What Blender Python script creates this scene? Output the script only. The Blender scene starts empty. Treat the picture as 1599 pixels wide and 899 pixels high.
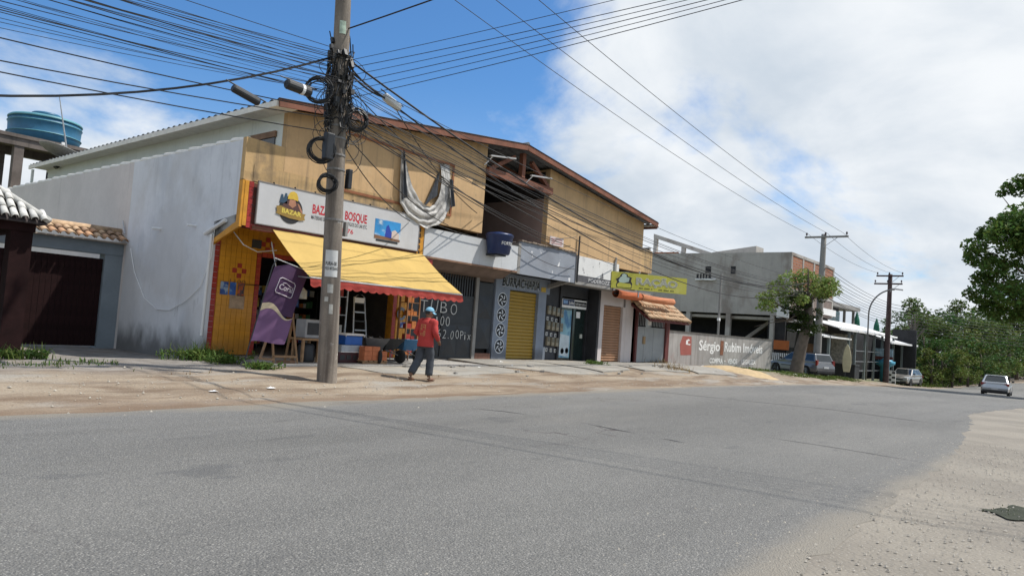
import bpy, bmesh, math, random
import numpy as np
from mathutils import Vector, Matrix, noise as mnoise
from mathutils.geometry import tessellate_polygon
SC = bpy.context.scene; COL = SC.collection
random.seed(7); RNG = np.random.default_rng(7)
V = Vector
# ------------------------------------------------------------------ camera
F_PX, CAMH = 1114.76, 1.55
yaw, pitch, roll = (math.radians(a) for a in (39.738, 3.116, 4.097))
fw = V((math.cos(pitch)*math.cos(yaw), math.cos(pitch)*math.sin(yaw), math.sin(pitch)))
rt = V((math.sin(yaw), -math.cos(yaw), 0)); up = rt.cross(fw)
cr, sr = math.cos(roll), math.sin(roll)
RX, UX = cr*rt + sr*up, -sr*rt + cr*up
cam = bpy.data.cameras.new('camera'); cam.sensor_width = 36; cam.lens = F_PX/1599*36; cam.clip_end = 6000; cam.clip_start = .05
camo = bpy.data.objects.new('camera', cam); COL.objects.link(camo)
camo.matrix_world = Matrix(((RX.x, UX.x, -fw.x, 0), (RX.y, UX.y, -fw.y, 0), (RX.z, UX.z, -fw.z, CAMH), (0, 0, 0, 1)))
SC.camera = camo
CP = V((0, 0, CAMH))
def ray(px, py): return RX*((px-799.5)/F_PX) - UX*((py-449.5)/F_PX) + fw
def at_y(px, py, Y): d = ray(px, py); return CP + d*(Y/d.y)
def at_x(px, py, X): d = ray(px, py); return CP + d*(X/d.x)
# ------------------------------------------------------------------ light
SUN_EL, SAZ = math.radians(60), V((.73, -.68)).normalized()
SUN = V((SAZ.x*math.cos(SUN_EL), SAZ.y*math.cos(SUN_EL), math.sin(SUN_EL)))
sl = bpy.data.lights.new('sun', 'SUN'); sl.energy = 4.0; sl.angle = math.radians(.7); sl.color = (1, .95, .87)
so = bpy.data.objects.new('sun', sl); COL.objects.link(so); so.rotation_euler = SUN.to_track_quat('Z', 'Y').to_euler(); so.location = (0, 0, 60)
W = bpy.data.worlds.new('World'); SC.world = W; W.use_nodes = True
nt = W.node_tree; N = nt.nodes; LK = nt.links
bg = N['Background']; bg.inputs['Strength'].default_value = .1
sky = N.new('ShaderNodeTexSky'); sky.sky_type = 'NISHITA'; sky.sun_disc = False
sky.sun_elevation = SUN_EL; sky.sun_rotation = math.atan2(SUN.x, SUN.y); sky.air_density = 1.0; sky.dust_density = .6; sky.ozone_density = 3.0
def wn(t, **k):
    n = N.new(t)
    for a, b in k.items(): setattr(n, a, b)
    return n
def wmath(op, a, b=None, c=None, clamp=False):
    n = wn('ShaderNodeMath', operation=op, use_clamp=clamp)
    for i, x in enumerate((a, b, c)):
        if x is None: continue
        if isinstance(x, (int, float)): n.inputs[i].default_value = x
        else: LK.new(x, n.inputs[i])
    return n.outputs[0]
tc = wn('ShaderNodeTexCoord'); sep = wn('ShaderNodeSeparateXYZ'); LK.new(tc.outputs['Generated'], sep.inputs[0])
zz = wmath('ADD', wmath('MAXIMUM', sep.outputs[2], 0.0), .38)
cmb = wn('ShaderNodeCombineXYZ'); LK.new(wmath('DIVIDE', sep.outputs[0], zz), cmb.inputs[0]); LK.new(wmath('DIVIDE', sep.outputs[1], zz), cmb.inputs[1])
def wnoise(scale, det, rough, dist=0, off=(0, 0, 0)):
    mp = wn('ShaderNodeMapping'); LK.new(cmb.outputs[0], mp.inputs[0]); mp.inputs['Location'].default_value = off
    n = wn('ShaderNodeTexNoise'); LK.new(mp.outputs[0], n.inputs[0])
    n.inputs['Scale'].default_value = scale; n.inputs['Detail'].default_value = det; n.inputs['Roughness'].default_value = rough; n.inputs['Distortion'].default_value = dist
    return n.outputs[0]
def wdot(v):
    n = wn('ShaderNodeVectorMath', operation='DOT_PRODUCT'); LK.new(tc.outputs['Generated'], n.inputs[0]); n.inputs[1].default_value = v
    return n.outputs['Value']
def wramp(x, lo, hi, a=0., b=1.):
    n = wn('ShaderNodeMapRange', interpolation_type='SMOOTHSTEP'); LK.new(x, n.inputs[0])
    for i, q in enumerate((lo, hi, a, b)): n.inputs[i+1].default_value = q
    return n.outputs[0]
# a big cloud bank over the right half of the view, a soft one low on the left, thin shreds between
bank = wmath('MAXIMUM', wramp(wdot(ray(1560, 150).normalized()), .77, .94), wramp(wdot((-fw).normalized()), -.72, .25, 0, .62))  # second term: unseen cloud outside the view, added for whiter fill light
low = wramp(wdot(ray(-40, 235).normalized()), .972, 1.0)
n1 = wnoise(1.5, 10, .58, .25, (3.1, 1.7, 0)); n2 = wnoise(.9, 6, .6, .1, (7.3, 4.2, 2))
shape = wmath('ADD', wmath('MULTIPLY', bank, .50), wmath('ADD', wmath('MULTIPLY', low, .24), wmath('MULTIPLY', wmath('SUBTRACT', n1, .5), 1.7)))
mask = wramp(shape, .08, .36)
thin = wramp(wmath('SUBTRACT', n2, wmath('MULTIPLY', wramp(sep.outputs[2], .15, .75), .2)), .55, .85, 0, .2)
mask = wmath('MAXIMUM', mask, thin)
hz = wramp(sep.outputs[2], -.02, .34, .42, 0)
mask = wmath('MAXIMUM', mask, hz)
n3 = wnoise(2.2, 9, .56, .3, (1.3, 9.2, 5))
cc = wn('ShaderNodeMix', data_type='RGBA'); LK.new(wramp(n3, .3, .7), cc.inputs[0])
cc.inputs[6].default_value = (4.7, 5.35, 6.1, 1); cc.inputs[7].default_value = (7.4, 7.65, 7.9, 1)
tint = wn('ShaderNodeMix', data_type='RGBA', blend_type='MULTIPLY'); tint.inputs[0].default_value = 1; LK.new(sky.outputs[0], tint.inputs[6]); tint.inputs[7].default_value = (.60, .96, 1.24, 1)
mx = wn('ShaderNodeMix', data_type='RGBA'); LK.new(mask, mx.inputs[0]); LK.new(tint.outputs[2], mx.inputs[6]); LK.new(cc.outputs[2], mx.inputs[7])
LK.new(mx.outputs[2], bg.inputs['Color'])
SC.view_settings.view_transform = 'Standard'; SC.view_settings.look = 'None'; SC.view_settings.exposure = .33; SC.view_settings.gamma = 1
SC.render.engine = 'CYCLES'
# ------------------------------------------------------------------ materials
MATS = {}
def M(name, col, rough=.8, var=.12, scale=2.5, fine=.06, bump=0., bscale=30, metal=0., patches=(), streak=None, trans=0., island=0., spec=None, low=None, emit=None, coat=0.):
    """patches: (colour, scale, lo, hi, amount, (sx,sy,sz)); streak: (colour, lo, hi, amount); low: (colour, z0, z1, amount) grime above the ground"""
    if name in MATS: return MATS[name]
    m = bpy.data.materials.new(name); m.use_nodes = True; MATS[name] = m
    t = m.node_tree; n = t.nodes; l = t.links; b = n['Principled BSDF']
    def new(k, **kw):
        x = n.new(k)
        for a, v in kw.items(): setattr(x, a, v)
        return x
    tcn = new('ShaderNodeTexCoord'); oc = tcn.outputs['Object']
    def nz(sc, det=5, st=(1, 1, 1), off=0.):
        mp = new('ShaderNodeMapping'); l.new(oc, mp.inputs[0]); mp.inputs['Scale'].default_value = st; mp.inputs['Location'].default_value = (off, off*1.7, off*.6)
        x = new('ShaderNodeTexNoise'); l.new(mp.outputs[0], x.inputs[0]); x.inputs['Scale'].default_value = sc; x.inputs['Detail'].default_value = det; x.inputs['Roughness'].default_value = .6
        return x.outputs[0]
    def mr(x, lo, hi, a, c):
        q = new('ShaderNodeMapRange', interpolation_type='SMOOTHSTEP'); l.new(x, q.inputs[0])
        for i, v in enumerate((lo, hi, a, c)): q.inputs[i+1].default_value = v
        return q.outputs[0]
    def mixc(f, a, c, bt='MIX'):
        q = new('ShaderNodeMix', data_type='RGBA', blend_type=bt)
        for i, v in ((0, f), (6, a), (7, c)):
            if isinstance(v, (int, float)): q.inputs[i].default_value = v
            elif isinstance(v, tuple): q.inputs[i].default_value = (*v[:3], 1)
            else: l.new(v, q.inputs[i])
        return q.outputs[2]
    c0 = tuple(x*(1-var) for x in col); c1 = tuple(min(1, x*(1+var)) for x in col)
    cur = mixc(mr(nz(scale), .3, .7, 0, 1), c0, c1)
    if fine:
        f = nz(scale*14, 3, off=4.)
        cur = mixc(mr(f, .35, .65, fine*2, 0), cur, tuple(x*.55 for x in col))
    for i, (pc, ps, lo, hi, am, st) in enumerate(patches):
        cur = mixc(mr(nz(ps, 6, st, 3.3+i*2.1), lo, hi, 0, am), cur, pc)
    if streak:
        pc, lo, hi, am = streak
        cur = mixc(mr(nz(1.0, 6, (5.5, 5.5, .22), 8.), lo, hi, 0, am), cur, pc)
    if low:
        pc, z0, z1, am = low
        sp = new('ShaderNodeSeparateXYZ'); l.new(oc, sp.inputs[0])
        ad = new('ShaderNodeMath', operation='MULTIPLY_ADD'); l.new(nz(2.2, 6, (1, 1, .6), 5.), ad.inputs[0]); ad.inputs[1].default_value = 1.4*(z1-z0); l.new(sp.outputs[2], ad.inputs[2])
        cur = mixc(mr(ad.outputs[0], z0+.5*(z1-z0), z1+.7*(z1-z0), am, 0), cur, pc)
    if island:
        g = new('ShaderNodeNewGeometry')
        cur = mixc(mr(g.outputs['Random Per Island'], 0, 1, island, 0), cur, tuple(x*.35 for x in col))
        hs = new('ShaderNodeHueSaturation'); l.new(cur, hs.inputs['Color']); l.new(mr(g.outputs['Random Per Island'], .2, .9, .47, .52), hs.inputs['Hue']); cur = hs.outputs[0]
    l.new(cur, b.inputs['Base Color'])
    b.inputs['Roughness'].default_value = rough; b.inputs['Metallic'].default_value = metal
    if spec is not None: b.inputs['Specular IOR Level'].default_value = spec
    if coat: b.inputs['Coat Weight'].default_value = coat; b.inputs['Coat Roughness'].default_value = .06
    if bump:
        bp = new('ShaderNodeBump'); bp.inputs['Strength'].default_value = min(1, bump); bp.inputs['Distance'].default_value = .02; l.new(nz(bscale, 5, off=1.), bp.inputs['Height']); l.new(bp.outputs[0], b.inputs['Normal'])
    if emit:
        b.inputs['Emission Color'].default_value = (*emit[0], 1); b.inputs['Emission Strength'].default_value = emit[1]
    if trans:
        tr = new('ShaderNodeBsdfTranslucent'); l.new(cur, tr.inputs[0]); ms = new('ShaderNodeMixShader'); ms.inputs[0].default_value = trans
        l.new(b.outputs[0], ms.inputs[1]); l.new(tr.outputs[0], ms.inputs[2]); l.new(ms.outputs[0], n['Material Output'].inputs[0])
    return m
# ------------------------------------------------------------------ object helpers
ROOTLOC = {}
def tag(o, label=None, cat=None, group=None, kind=None):
    if label: o['label'] = label
    if cat: o['category'] = cat
    if group: o['group'] = group
    if kind: o['kind'] = kind
    return o
def thing(name, label, cat, loc=(0, 0, 0), group=None, rz=0.):
    o = bpy.data.objects.new(name, None); COL.objects.link(o); o.empty_display_size = .2
    o.location = loc; o.rotation_euler = (0, 0, rz); ROOTLOC[o.name] = V(loc)
    return tag(o, label, cat, group)
class MB:
    def __init__(s): s.v = []; s.f = []; s.mi = []; s.cur = 0
    def add(s, vs, fs):
        n = len(s.v); s.v += [tuple(p) for p in vs]; s.f += [tuple(i+n for i in f) for f in fs]; s.mi += [s.cur]*len(fs); return s
    def box(s, x0, x1, y0, y1, z0, z1):
        return s.add([(x0,y0,z0),(x1,y0,z0),(x1,y1,z0),(x0,y1,z0),(x0,y0,z1),(x1,y0,z1),(x1,y1,z1),(x0,y1,z1)],
                     [(0,3,2,1),(4,5,6,7),(0,1,5,4),(1,2,6,5),(2,3,7,6),(3,0,4,7)])
    def obox(s, c, sx, sy, sz, rot=None):
        R = rot if rot is not None else Matrix.Identity(3); c = V(c)
        vs = [c + R @ V((x*sx/2, y*sy/2, z*sz/2)) for x, y, z in ((-1,-1,-1),(1,-1,-1),(1,1,-1),(-1,1,-1),(-1,-1,1),(1,-1,1),(1,1,1),(-1,1,1))]
        return s.add(vs, [(0,3,2,1),(4,5,6,7),(0,1,5,4),(1,2,6,5),(2,3,7,6),(3,0,4,7)])
    def beam(s, a, b, w, h, upv=(0, 0, 1)):
        a, b = V(a), V(b); d = (b-a); L = d.length; x = d.normalized(); y = V(upv).cross(x)
        if y.length < 1e-4: y = V((0, 1, 0)).cross(x)
        y.normalize(); z = x.cross(y)
        return s.obox((a+b)/2, L, w, h, Matrix((x, y, z)).transposed())
    def prism(s, poly, ax, lo, hi):
        """poly: 2-D outline in the other two axes (in order), extruded along ax from lo to hi"""
        def P(u, v, w): return {'x': (w, u, v), 'y': (u, w, v), 'z': (u, v, w)}[ax]
        n = len(poly); vs = [P(u, v, lo) for u, v in poly] + [P(u, v, hi) for u, v in poly]
        tris = tessellate_polygon([[V((u, v, 0)) for u, v in poly]])
        fs = [tuple(t) for t in tris] + [tuple(i+n for i in reversed(t)) for t in tris] + [(i, (i+1) % n, (i+1) % n+n, i+n) for i in range(n)]
        return s.add(vs, fs)
    def poly(s, pts): return s.add(pts, [tuple(range(len(pts)))])
    def tube(s, pts, r, n=6, cap=True, closed=False):
        pts = [V(p) for p in pts]; m = len(pts); rs = r if isinstance(r, (list, tuple)) else [r]*m
        vs = []; prev = None
        for i, p in enumerate(pts):
            if closed: d = pts[(i+1) % m] - pts[i-1]
            else: d = pts[min(i+1, m-1)] - pts[max(i-1, 0)]
            d.normalize()
            if prev is None:
                a = V((0, 0, 1)) if abs(d.z) < .9 else V((1, 0, 0)); u = d.cross(a).normalized()
            else:
                u = (prev - d*prev.dot(d)).normalized()
            prev = u; w = d.cross(u)
            vs += [p + (u*math.cos(2*math.pi*k/n) + w*math.sin(2*math.pi*k/n))*rs[i] for k in range(n)]
        fs = []
        for i in range(m if closed else m-1):
            j = (i+1) % m
            fs += [(i*n+k, i*n+(k+1) % n, j*n+(k+1) % n, j*n+k) for k in range(n)]
        if cap and not closed: fs += [tuple(range(n-1, -1, -1)), tuple(range((m-1)*n, m*n))]
        return s.add(vs, fs)
    def lathe(s, c, prof, n=20, axis='z'):
        c = V(c); vs = []
        for r, h in prof:
            for k in range(n):
                a = 2*math.pi*k/n; p = (r*math.cos(a), r*math.sin(a), h)
                if axis == 'y': p = (p[0], p[2], p[1])
                if axis == 'x': p = (p[2], p[0], p[1])
                vs.append(c + V(p))
        m = len(prof); fs = []
        for i in range(m-1): fs += [(i*n+k, i*n+(k+1) % n, (i+1)*n+(k+1) % n, (i+1)*n+k) for k in range(n)]
        if prof[0][0] > 1e-6: fs.append(tuple(range(n-1, -1, -1)))
        if prof[-1][0] > 1e-6: fs.append(tuple(range((m-1)*n, m*n)))
        return s.add(vs, fs)
    def grid(s, fn, nu, nv):
        n = len(s.v)
        return s.add([fn(i/nu, j/nv) for j in range(nv+1) for i in range(nu+1)], [(j*(nu+1)+i, j*(nu+1)+i+1, (j+1)*(nu+1)+i+1, (j+1)*(nu+1)+i) for j in range(nv) for i in range(nu)])
    def build(s, name, mat, parent=None, smooth=False, bevel=0., kind=None, label=None):
        o0 = V((0, 0, 0)); p = parent
        while p is not None: o0 += ROOTLOC.get(p.name, V((0, 0, 0))); p = p.parent
        me = bpy.data.meshes.new(name); me.from_pydata([(x-o0.x, y-o0.y, z-o0.z) for x, y, z in s.v], [], s.f)
        mats = mat if isinstance(mat, (list, tuple)) else [mat]
        for m in mats: me.materials.append(m)
        if len(mats) > 1: me.polygons.foreach_set('material_index', s.mi)
        bm = bmesh.new(); bm.from_mesh(me); bmesh.ops.recalc_face_normals(bm, faces=bm.faces)
        if bevel: bmesh.ops.bevel(bm, geom=[e for e in bm.edges if len(e.link_faces) == 2 and e.calc_face_angle(0) > .5], offset=bevel, segments=2, affect='EDGES', profile=.5)
        bm.to_mesh(me); bm.free()
        if smooth: me.polygons.foreach_set('use_smooth', [True]*len(me.polygons))
        o = bpy.data.objects.new(name, me); COL.objects.link(o)
        if parent: o.parent = parent
        if kind: o['kind'] = kind
        if label: o['label'] = label
        return o
def box(name, mat, parent, *a, bevel=0., **k): return MB().box(*a).build(name, mat, parent, bevel=bevel, **k)
def copy_tree(o, parent=None):
    c = o.copy(); COL.objects.link(c)
    if parent: c.parent = parent
    if o.name in ROOTLOC: ROOTLOC[c.name] = ROOTLOC[o.name].copy()
    for ch in list(o.children): copy_tree(ch, c)
    return c
def text(s, mat, parent, org, ux, uz, h, w=None, name='lettering', off=0., lift=.003, bold=0., label=None, shear=0., warp=None):
    """flat lettering: h = cap height, w = full width, org = lower left corner"""
    cu = bpy.data.curves.new('tmp', 'FONT'); cu.body = s; cu.size = 1; cu.offset = bold; cu.resolution_u = 3
    ob = bpy.data.objects.new('tmp', cu); COL.objects.link(ob); bpy.context.view_layer.update()
    dg = bpy.context.evaluated_depsgraph_get(); me = bpy.data.meshes.new_from_object(ob.evaluated_get(dg))
    vs = [v.co.copy() for v in me.vertices]; fs = [tuple(p.vertices) for p in me.polygons]
    bpy.data.objects.remove(ob); bpy.data.curves.remove(cu); bpy.data.meshes.remove(me)
    if not vs: return None
    x0 = min(v.x for v in vs); x1 = max(v.x for v in vs)
    k = h/.73; kx = (w/(x1-x0)) if w else k
    ux, uz = V(ux), V(uz); nn = ux.cross(uz).normalized(); org = V(org)
    mb = MB()
    if warp: mb.add([warp((v.x-x0)*kx, v.y*k) for v in vs], fs)
    else: mb.add([org + ux*((v.x-x0)*kx + shear*v.y*k) + uz*(v.y*k) + nn*(lift+off) for v in vs], fs)
    o0 = mb.build(name, mat, parent, label=label)
    return o0
def smooth(a, b, x):
    t = min(1, max(0, (x-a)/(b-a))); return t*t*(3-2*t)
def lerp(a, b, t): return a+(b-a)*t
X_, Y_, Z_ = V((1, 0, 0)), V((0, 1, 0)), V((0, 0, 1))
# ------------------------------------------------------------------ palette
ochre = M('ochre_plaster', (.55, .365, .19), .9, .10, .9, .05, bump=.15, bscale=18, streak=((.22, .16, .10), .50, .74, .6), patches=[((.36, .25, .14), 1.1, .52, .72, .5, (1, 1, 1)), ((.68, .52, .33), .45, .52, .66, .5, (1, 1, .7)), ((.24, .18, .12), 3.5, .66, .72, .5, (1, 1, 1))])
ochre_old = M('stained_ochre_plaster', (.52, .35, .17), .9, .12, 1.2, .08, bump=.2, bscale=18, streak=((.16, .12, .08), .48, .7, .7), patches=[((.20, .15, .10), 1.4, .5, .68, .7, (1, 1, 1))])
graywall = M('grey_painted_render', (.70, .715, .74), .9, .05, .6, .03, bump=.25, bscale=9, streak=((.42, .43, .45), .55, .8, .45), patches=[((.50, .52, .55), .8, .48, .66, .6, (1, 1, .6)), ((.34, .35, .36), 2.2, .62, .74, .6, (1, 1, .35)), ((.80, .80, .80), 2.5, .64, .72, .5, (1, 1, 1)), ((.56, .55, .54), .35, .48, .6, .6, (1, 1, .8)), ((.40, .41, .43), 9, .66, .70, .5, (1, 1, .15))], low=((.06, .06, .055), .1, .75, .8))
beigewall = M('beige_render', (.66, .61, .58), .9, .06, .7, .04, bump=.2, bscale=9, streak=((.32, .29, .27), .55, .8, .35))
whitewall = M('white_green_paint', (.76, .79, .74), .85, .05, .8, .03, streak=((.42, .45, .42), .58, .8, .35))
whitecap = M('white_capping', (.78, .75, .68), .85, .08, 4)
fibro = M('fibre_cement_sheet', (.16, .17, .18), .9, .25, 3, .1)
woodred = M('red_brown_timber', (.20, .075, .042), .75, .25, 2, .1)
darkwood = M('dark_maroon_timber', (.018, .007, .007), .85, .3, 3, .1, spec=.15)
conc = M('bare_concrete', (.27, .26, .245), .92, .12, 1.3, .1, bump=.3, bscale=25, streak=((.12, .115, .11), .5, .75, .5), patches=[((.17, .16, .15), .8, .5, .7, .5, (1, 1, .5))])
black = M('black_cable_sheath', (.012, .012, .013), .5, .2, 8)
blackmetal = M('black_painted_steel', (.018, .019, .022), .45, .25, 5, .1)
steel = M('galvanised_steel', (.42, .43, .44), .45, .12, 6, .06, metal=.6)
whitepaint = M('white_paint', (.78, .78, .77), .6, .05, 2, .03)
redp = M('red_tile_glaze', (.33, .022, .016), .35, .2, 6)
yellowtile = M('yellow_tile_glaze', (.62, .27, .015), .3, .1, 3, .05, low=((.2, .1, .03), .25, .6, .5))
# ------------------------------------------------------------------ ground, road
def lin(x, xs, ys): return float(np.interp(x, xs, ys))
def z_road(x): return lin(x, [-400, 24, 33, 42, 58, 67, 77, 100, 160, 400], [0, 0, -.10, -.3, -.72, -1.0, -1.15, -1.2, -1.15, -.6])
def bend(x): return 0 if x < 95 else -((x-95)**2)/420
def z_left(x): return lin(x, [-400, 8, 31, 36, 40, 45, 52, 60, 67, 77, 120, 400], [.26, .26, .30, .24, .12, -.12, -.3, -.55, -1.0, -1.2, -1.15, -.4])
def ground_z(x, y):
    zr = z_road(x); e = 10.5+bend(x)
    if y > e:
        z = lerp(zr, z_left(x), smooth(e-.3, e+3.6, y))
        if x < 9: z -= .16*smooth(15.5, 20, y)
        if y > 13 and x > 36: z = lerp(z, z_left(x), smooth(12, 14.5, y))
    else:
        rr = 1.3+bend(x)
        z = zr + .03*smooth(rr+.2, rr-1.2, y) - .12*smooth(-3, -12, y)
    d = abs(y-6)
    z += (.035*smooth(10.6, 12, y)*(.3 if 10 < x < 33.5 and y > 12.4 else 1)+.02*smooth(1.2, 0, y))*mnoise.noise(V((x*.7, y*.7, 0))) * smooth(16.5, 15.5, y if y > 10 else 0)
    if 10.6 < y < 14.6 and x < 36:
        for yr, w_, dp in ((11.25, .16, .05), (12.0, .2, .035), (12.75, .14, .045), (13.5, .2, .03)):
            yy = yr+.35*mnoise.noise(V((x*.18, yr, 7))); z -= dp*math.exp(-((y-yy)/w_)**2)*(.4+.9*abs(mnoise.noise(V((x*.4, yr, 2)))))
        z += .02*mnoise.noise(V((x*2.3, y*2.6, 8)))*(.4 if 10 < x and y > 12.8 else 1)
    if y > 40 or y < -30: z += 1.2*mnoise.noise(V((x*.01, y*.01, 3)))
    return z
def axis(spec):
    out = [spec[0][0]]
    for a, b, st in spec:
        n = max(1, round((b-a)/st)); out += [a+(b-a)*(i+1)/n for i in range(n)]
    return out
def sheet(xs, ys, fn):
    vs = [(x, y, fn(x, y)) for y in ys for x in xs]; nx = len(xs)
    return vs, [(j*nx+i, j*nx+i+1, (j+1)*nx+i+1, (j+1)*nx+i) for j in range(len(ys)-1) for i in range(nx-1)]
def nodes_mat(name):
    m = bpy.data.materials.new(name); m.use_nodes = True; t = m.node_tree
    class H: pass
    h = H(); h.m = m; h.n = t.nodes; h.l = t.links; h.b = t.nodes['Principled BSDF']
    g = t.nodes.new('ShaderNodeNewGeometry'); h.pos = g.outputs['Position']
    sp = t.nodes.new('ShaderNodeSeparateXYZ'); h.l.new(h.pos, sp.inputs[0]); h.x, h.y, h.z = sp.outputs
    def noise(sc, det=5, st=(1, 1, 1), off=0., rough=.6):
        mp = h.n.new('ShaderNodeMapping'); h.l.new(h.pos, mp.inputs[0]); mp.inputs['Scale'].default_value = st; mp.inputs['Location'].default_value = (off, off*1.3, off)
        x = h.n.new('ShaderNodeTexNoise'); h.l.new(mp.outputs[0], x.inputs[0]); x.inputs['Scale'].default_value = sc; x.inputs['Detail'].default_value = det; x.inputs['Roughness'].default_value = rough
        return x.outputs[0]
    def mr(x, lo, hi, a=0., c=1.):
        q = h.n.new('ShaderNodeMapRange'); q.interpolation_type = 'SMOOTHSTEP'; h.l.new(x, q.inputs[0])
        for i, v in enumerate((lo, hi, a, c)): q.inputs[i+1].default_value = v
        return q.outputs[0]
    def mix(f, a, c):
        q = h.n.new('ShaderNodeMix'); q.data_type = 'RGBA'
        for i, v in ((0, f), (6, a), (7, c)):
            if isinstance(v, (int, float)): q.inputs[i].default_value = v
            elif isinstance(v, tuple): q.inputs[i].default_value = (*v, 1)
            else: h.l.new(v, q.inputs[i])
        return q.outputs[2]
    def mth(op, a, c=0., d=0.):
        q = h.n.new('ShaderNodeMath'); q.operation = op
        for i, v in enumerate((a, c, d)):
            if isinstance(v, (int, float)): q.inputs[i].default_value = v
            else: h.l.new(v, q.inputs[i])
        return q.outputs[0]
    def vor(sc, feat='F1', off=0.):
        mp = h.n.new('ShaderNodeMapping'); h.l.new(h.pos, mp.inputs[0]); mp.inputs['Location'].default_value = (off, off, 0)
        q = h.n.new('ShaderNodeTexVoronoi'); q.feature = feat; h.l.new(mp.outputs[0], q.inputs['Vector']); q.inputs['Scale'].default_value = sc
        return q
    h.noise, h.mr, h.mix, h.mth, h.vor = noise, mr, mix, mth, vor
    def bump(hh, st, dist):
        q = h.n.new('ShaderNodeBump'); q.inputs['Strength'].default_value = st; q.inputs['Distance'].default_value = dist; h.l.new(hh, q.inputs['Height']); h.l.new(q.outputs[0], h.b.inputs['Normal'])
    h.bump = bump
    return h
h = nodes_mat('sandy_dirt')
c = h.mix(h.mr(h.noise(.35, 7), .35, .65), (.235, .18, .125), (.31, .255, .19))
c = h.mix(h.mr(h.noise(1.9, 7, (.22, 1, 1), 3), .42, .62, 0, .9), c, (.145, .10, .065))            # ruts along the road
c = h.mix(h.mr(h.noise(.9, 6, (.4, 1.2, 1), 9), .52, .66, 0, .75), c, (.30, .285, .255))           # bare concrete grey patches
gv = h.vor(26); c = h.mix(h.mr(gv.outputs['Distance'], .0, .26, .55, 0), c, (.45, .42, .37))
c = h.mix(h.mr(h.noise(22, 3, off=2), .52, .7, 0, .5), c, (.15, .12, .09))
drv = h.mth('MULTIPLY', h.mr(h.y, 13.0, 14.6), h.mr(h.x, 9.2, 8.4)); drv = h.mth('MULTIPLY', drv, h.mr(h.noise(.8, 6, off=5), .25, .5))
c = h.mix(drv, c, h.mix(h.mr(h.noise(2.2, 7, off=8), .35, .65), (.155, .14, .125), (.27, .25, .225)))   # old driveway concrete
edge = h.mth('MULTIPLY', h.mr(h.y, 12.2, 10.6, 0, 1), h.mr(h.noise(1.1, 6, (.25, 1, 1), 13), .4, .6)); edge = h.mth('MULTIPLY', edge, h.mr(h.x, 32, 20))
c = h.mix(h.mth('MULTIPLY', edge, .7), c, (.17, .115, .075))
rv = h.mth('MULTIPLY', h.mr(h.y, 6, 3), h.mr(h.x, 75, 50)); c = h.mix(h.mth('MULTIPLY', rv, .95), c, h.mix(h.mr(h.noise(.7, 7, off=41), .35, .62), (.255, .23, .19), (.20, .18, .15)))
c = h.mix(h.mth('MULTIPLY', rv, h.mr(gv.outputs['Distance'], .22, .05, 0, .75)), c, (.44, .42, .38))
reds = h.mth('MULTIPLY', h.mr(h.y, 3.5, -1), h.mr(h.x, 28, 38)); c = h.mix(h.mth('MULTIPLY', reds, h.mr(h.noise(.5, 5, off=21), .35, .6)), c, (.26, .13, .075))
far = h.mth('MAXIMUM', h.mr(h.y, 24, 30), h.mr(h.y, -5, -9)); c = h.mix(far, c, h.mix(h.mr(h.noise(.2, 6), .4, .6), (.10, .115, .04), (.15, .14, .06)))
gr = h.mth('MULTIPLY', h.mr(h.x, 34, 38), h.mr(h.y, 12.2, 13.3)); c = h.mix(h.mth('MULTIPLY', gr, h.mr(h.noise(.8, 6, off=31), .4, .58)), c, (.095, .13, .035))
h.l.new(c, h.b.inputs['Base Color']); h.b.inputs['Roughness'].default_value = .95
h.bump(h.mth('ADD', h.noise(9, 6), h.mth('MULTIPLY', gv.outputs['Distance'], .5)), .55, .03)
dirt = h.m
xs = axis([(-900, -200, 100), (-200, -30, 20), (-30, -2, 2), (-2, 36, .25), (36, 45, .5), (45, 110, 1.25), (110, 260, 6), (260, 900, 60)])
ys = axis([(-900, -60, 90), (-60, -8, 5), (-8, -2, .6), (-2, 2, .25), (2, 10, 1.6), (10, 14.6, .11), (14.6, 18, .24), (18, 40, 1.2), (40, 120, 8), (120, 900, 80)])
vs, fs = sheet(xs, ys, ground_z)
g = MB().add(vs, fs).build('ground', dirt, smooth=True, kind='structure')
# the road: an asphalt sheet whose ragged borders break into the sand
h = nodes_mat('worn_asphalt')
c = h.mix(h.mr(h.noise(.25, 6, (.3, 1, 1)), .35, .65), (.112, .110, .103), (.160, .156, .144))
c = h.mix(h.mr(h.noise(.55, 5, (.06, 1, 1), 4), .45, .7, 0, .55), c, (.175, .173, .166))            # polished wheel tracks
v1 = h.vor(64); v2 = h.vor(120, off=3.)
def hsh(v): 
    s_ = h.n.new('ShaderNodeSeparateColor'); h.l.new(v.outputs['Color'], s_.inputs[0]); return s_.outputs[0]
st1 = h.mth('MULTIPLY', h.mr(v1.outputs['Distance'], .5, .25), h.mr(hsh(v1), .55, .9))
c = h.mix(h.mth('MULTIPLY', st1, .62), c, (.42, .405, .37))
st2 = h.mth('MULTIPLY', h.mr(v2.outputs['Distance'], .5, .2), h.mr(hsh(v2), .5, .9)); c = h.mix(h.mth('MULTIPLY', st2, .45), c, (.36, .35, .33))
st3 = h.mth('MULTIPLY', h.mr(v1.outputs['Distance'], .6, .3), h.mr(hsh(v1), .38, .1)); c = h.mix(h.mth('MULTIPLY', st3, .6), c, (.055, .056, .058))
dust = h.mth('MAXIMUM', h.mr(h.y, 9.3, 10.6), h.mr(h.y, 2.35, 1.55)); dust = h.mth('ADD', h.mth('MULTIPLY', dust, .62), h.mth('MULTIPLY', h.mth('SUBTRACT', h.noise(.9, 8, (.5, 1, 1), 6), .5), .9))
c = h.mix(h.mr(dust, .22, .62, 0, .85), c, (.235, .21, .17))
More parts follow.
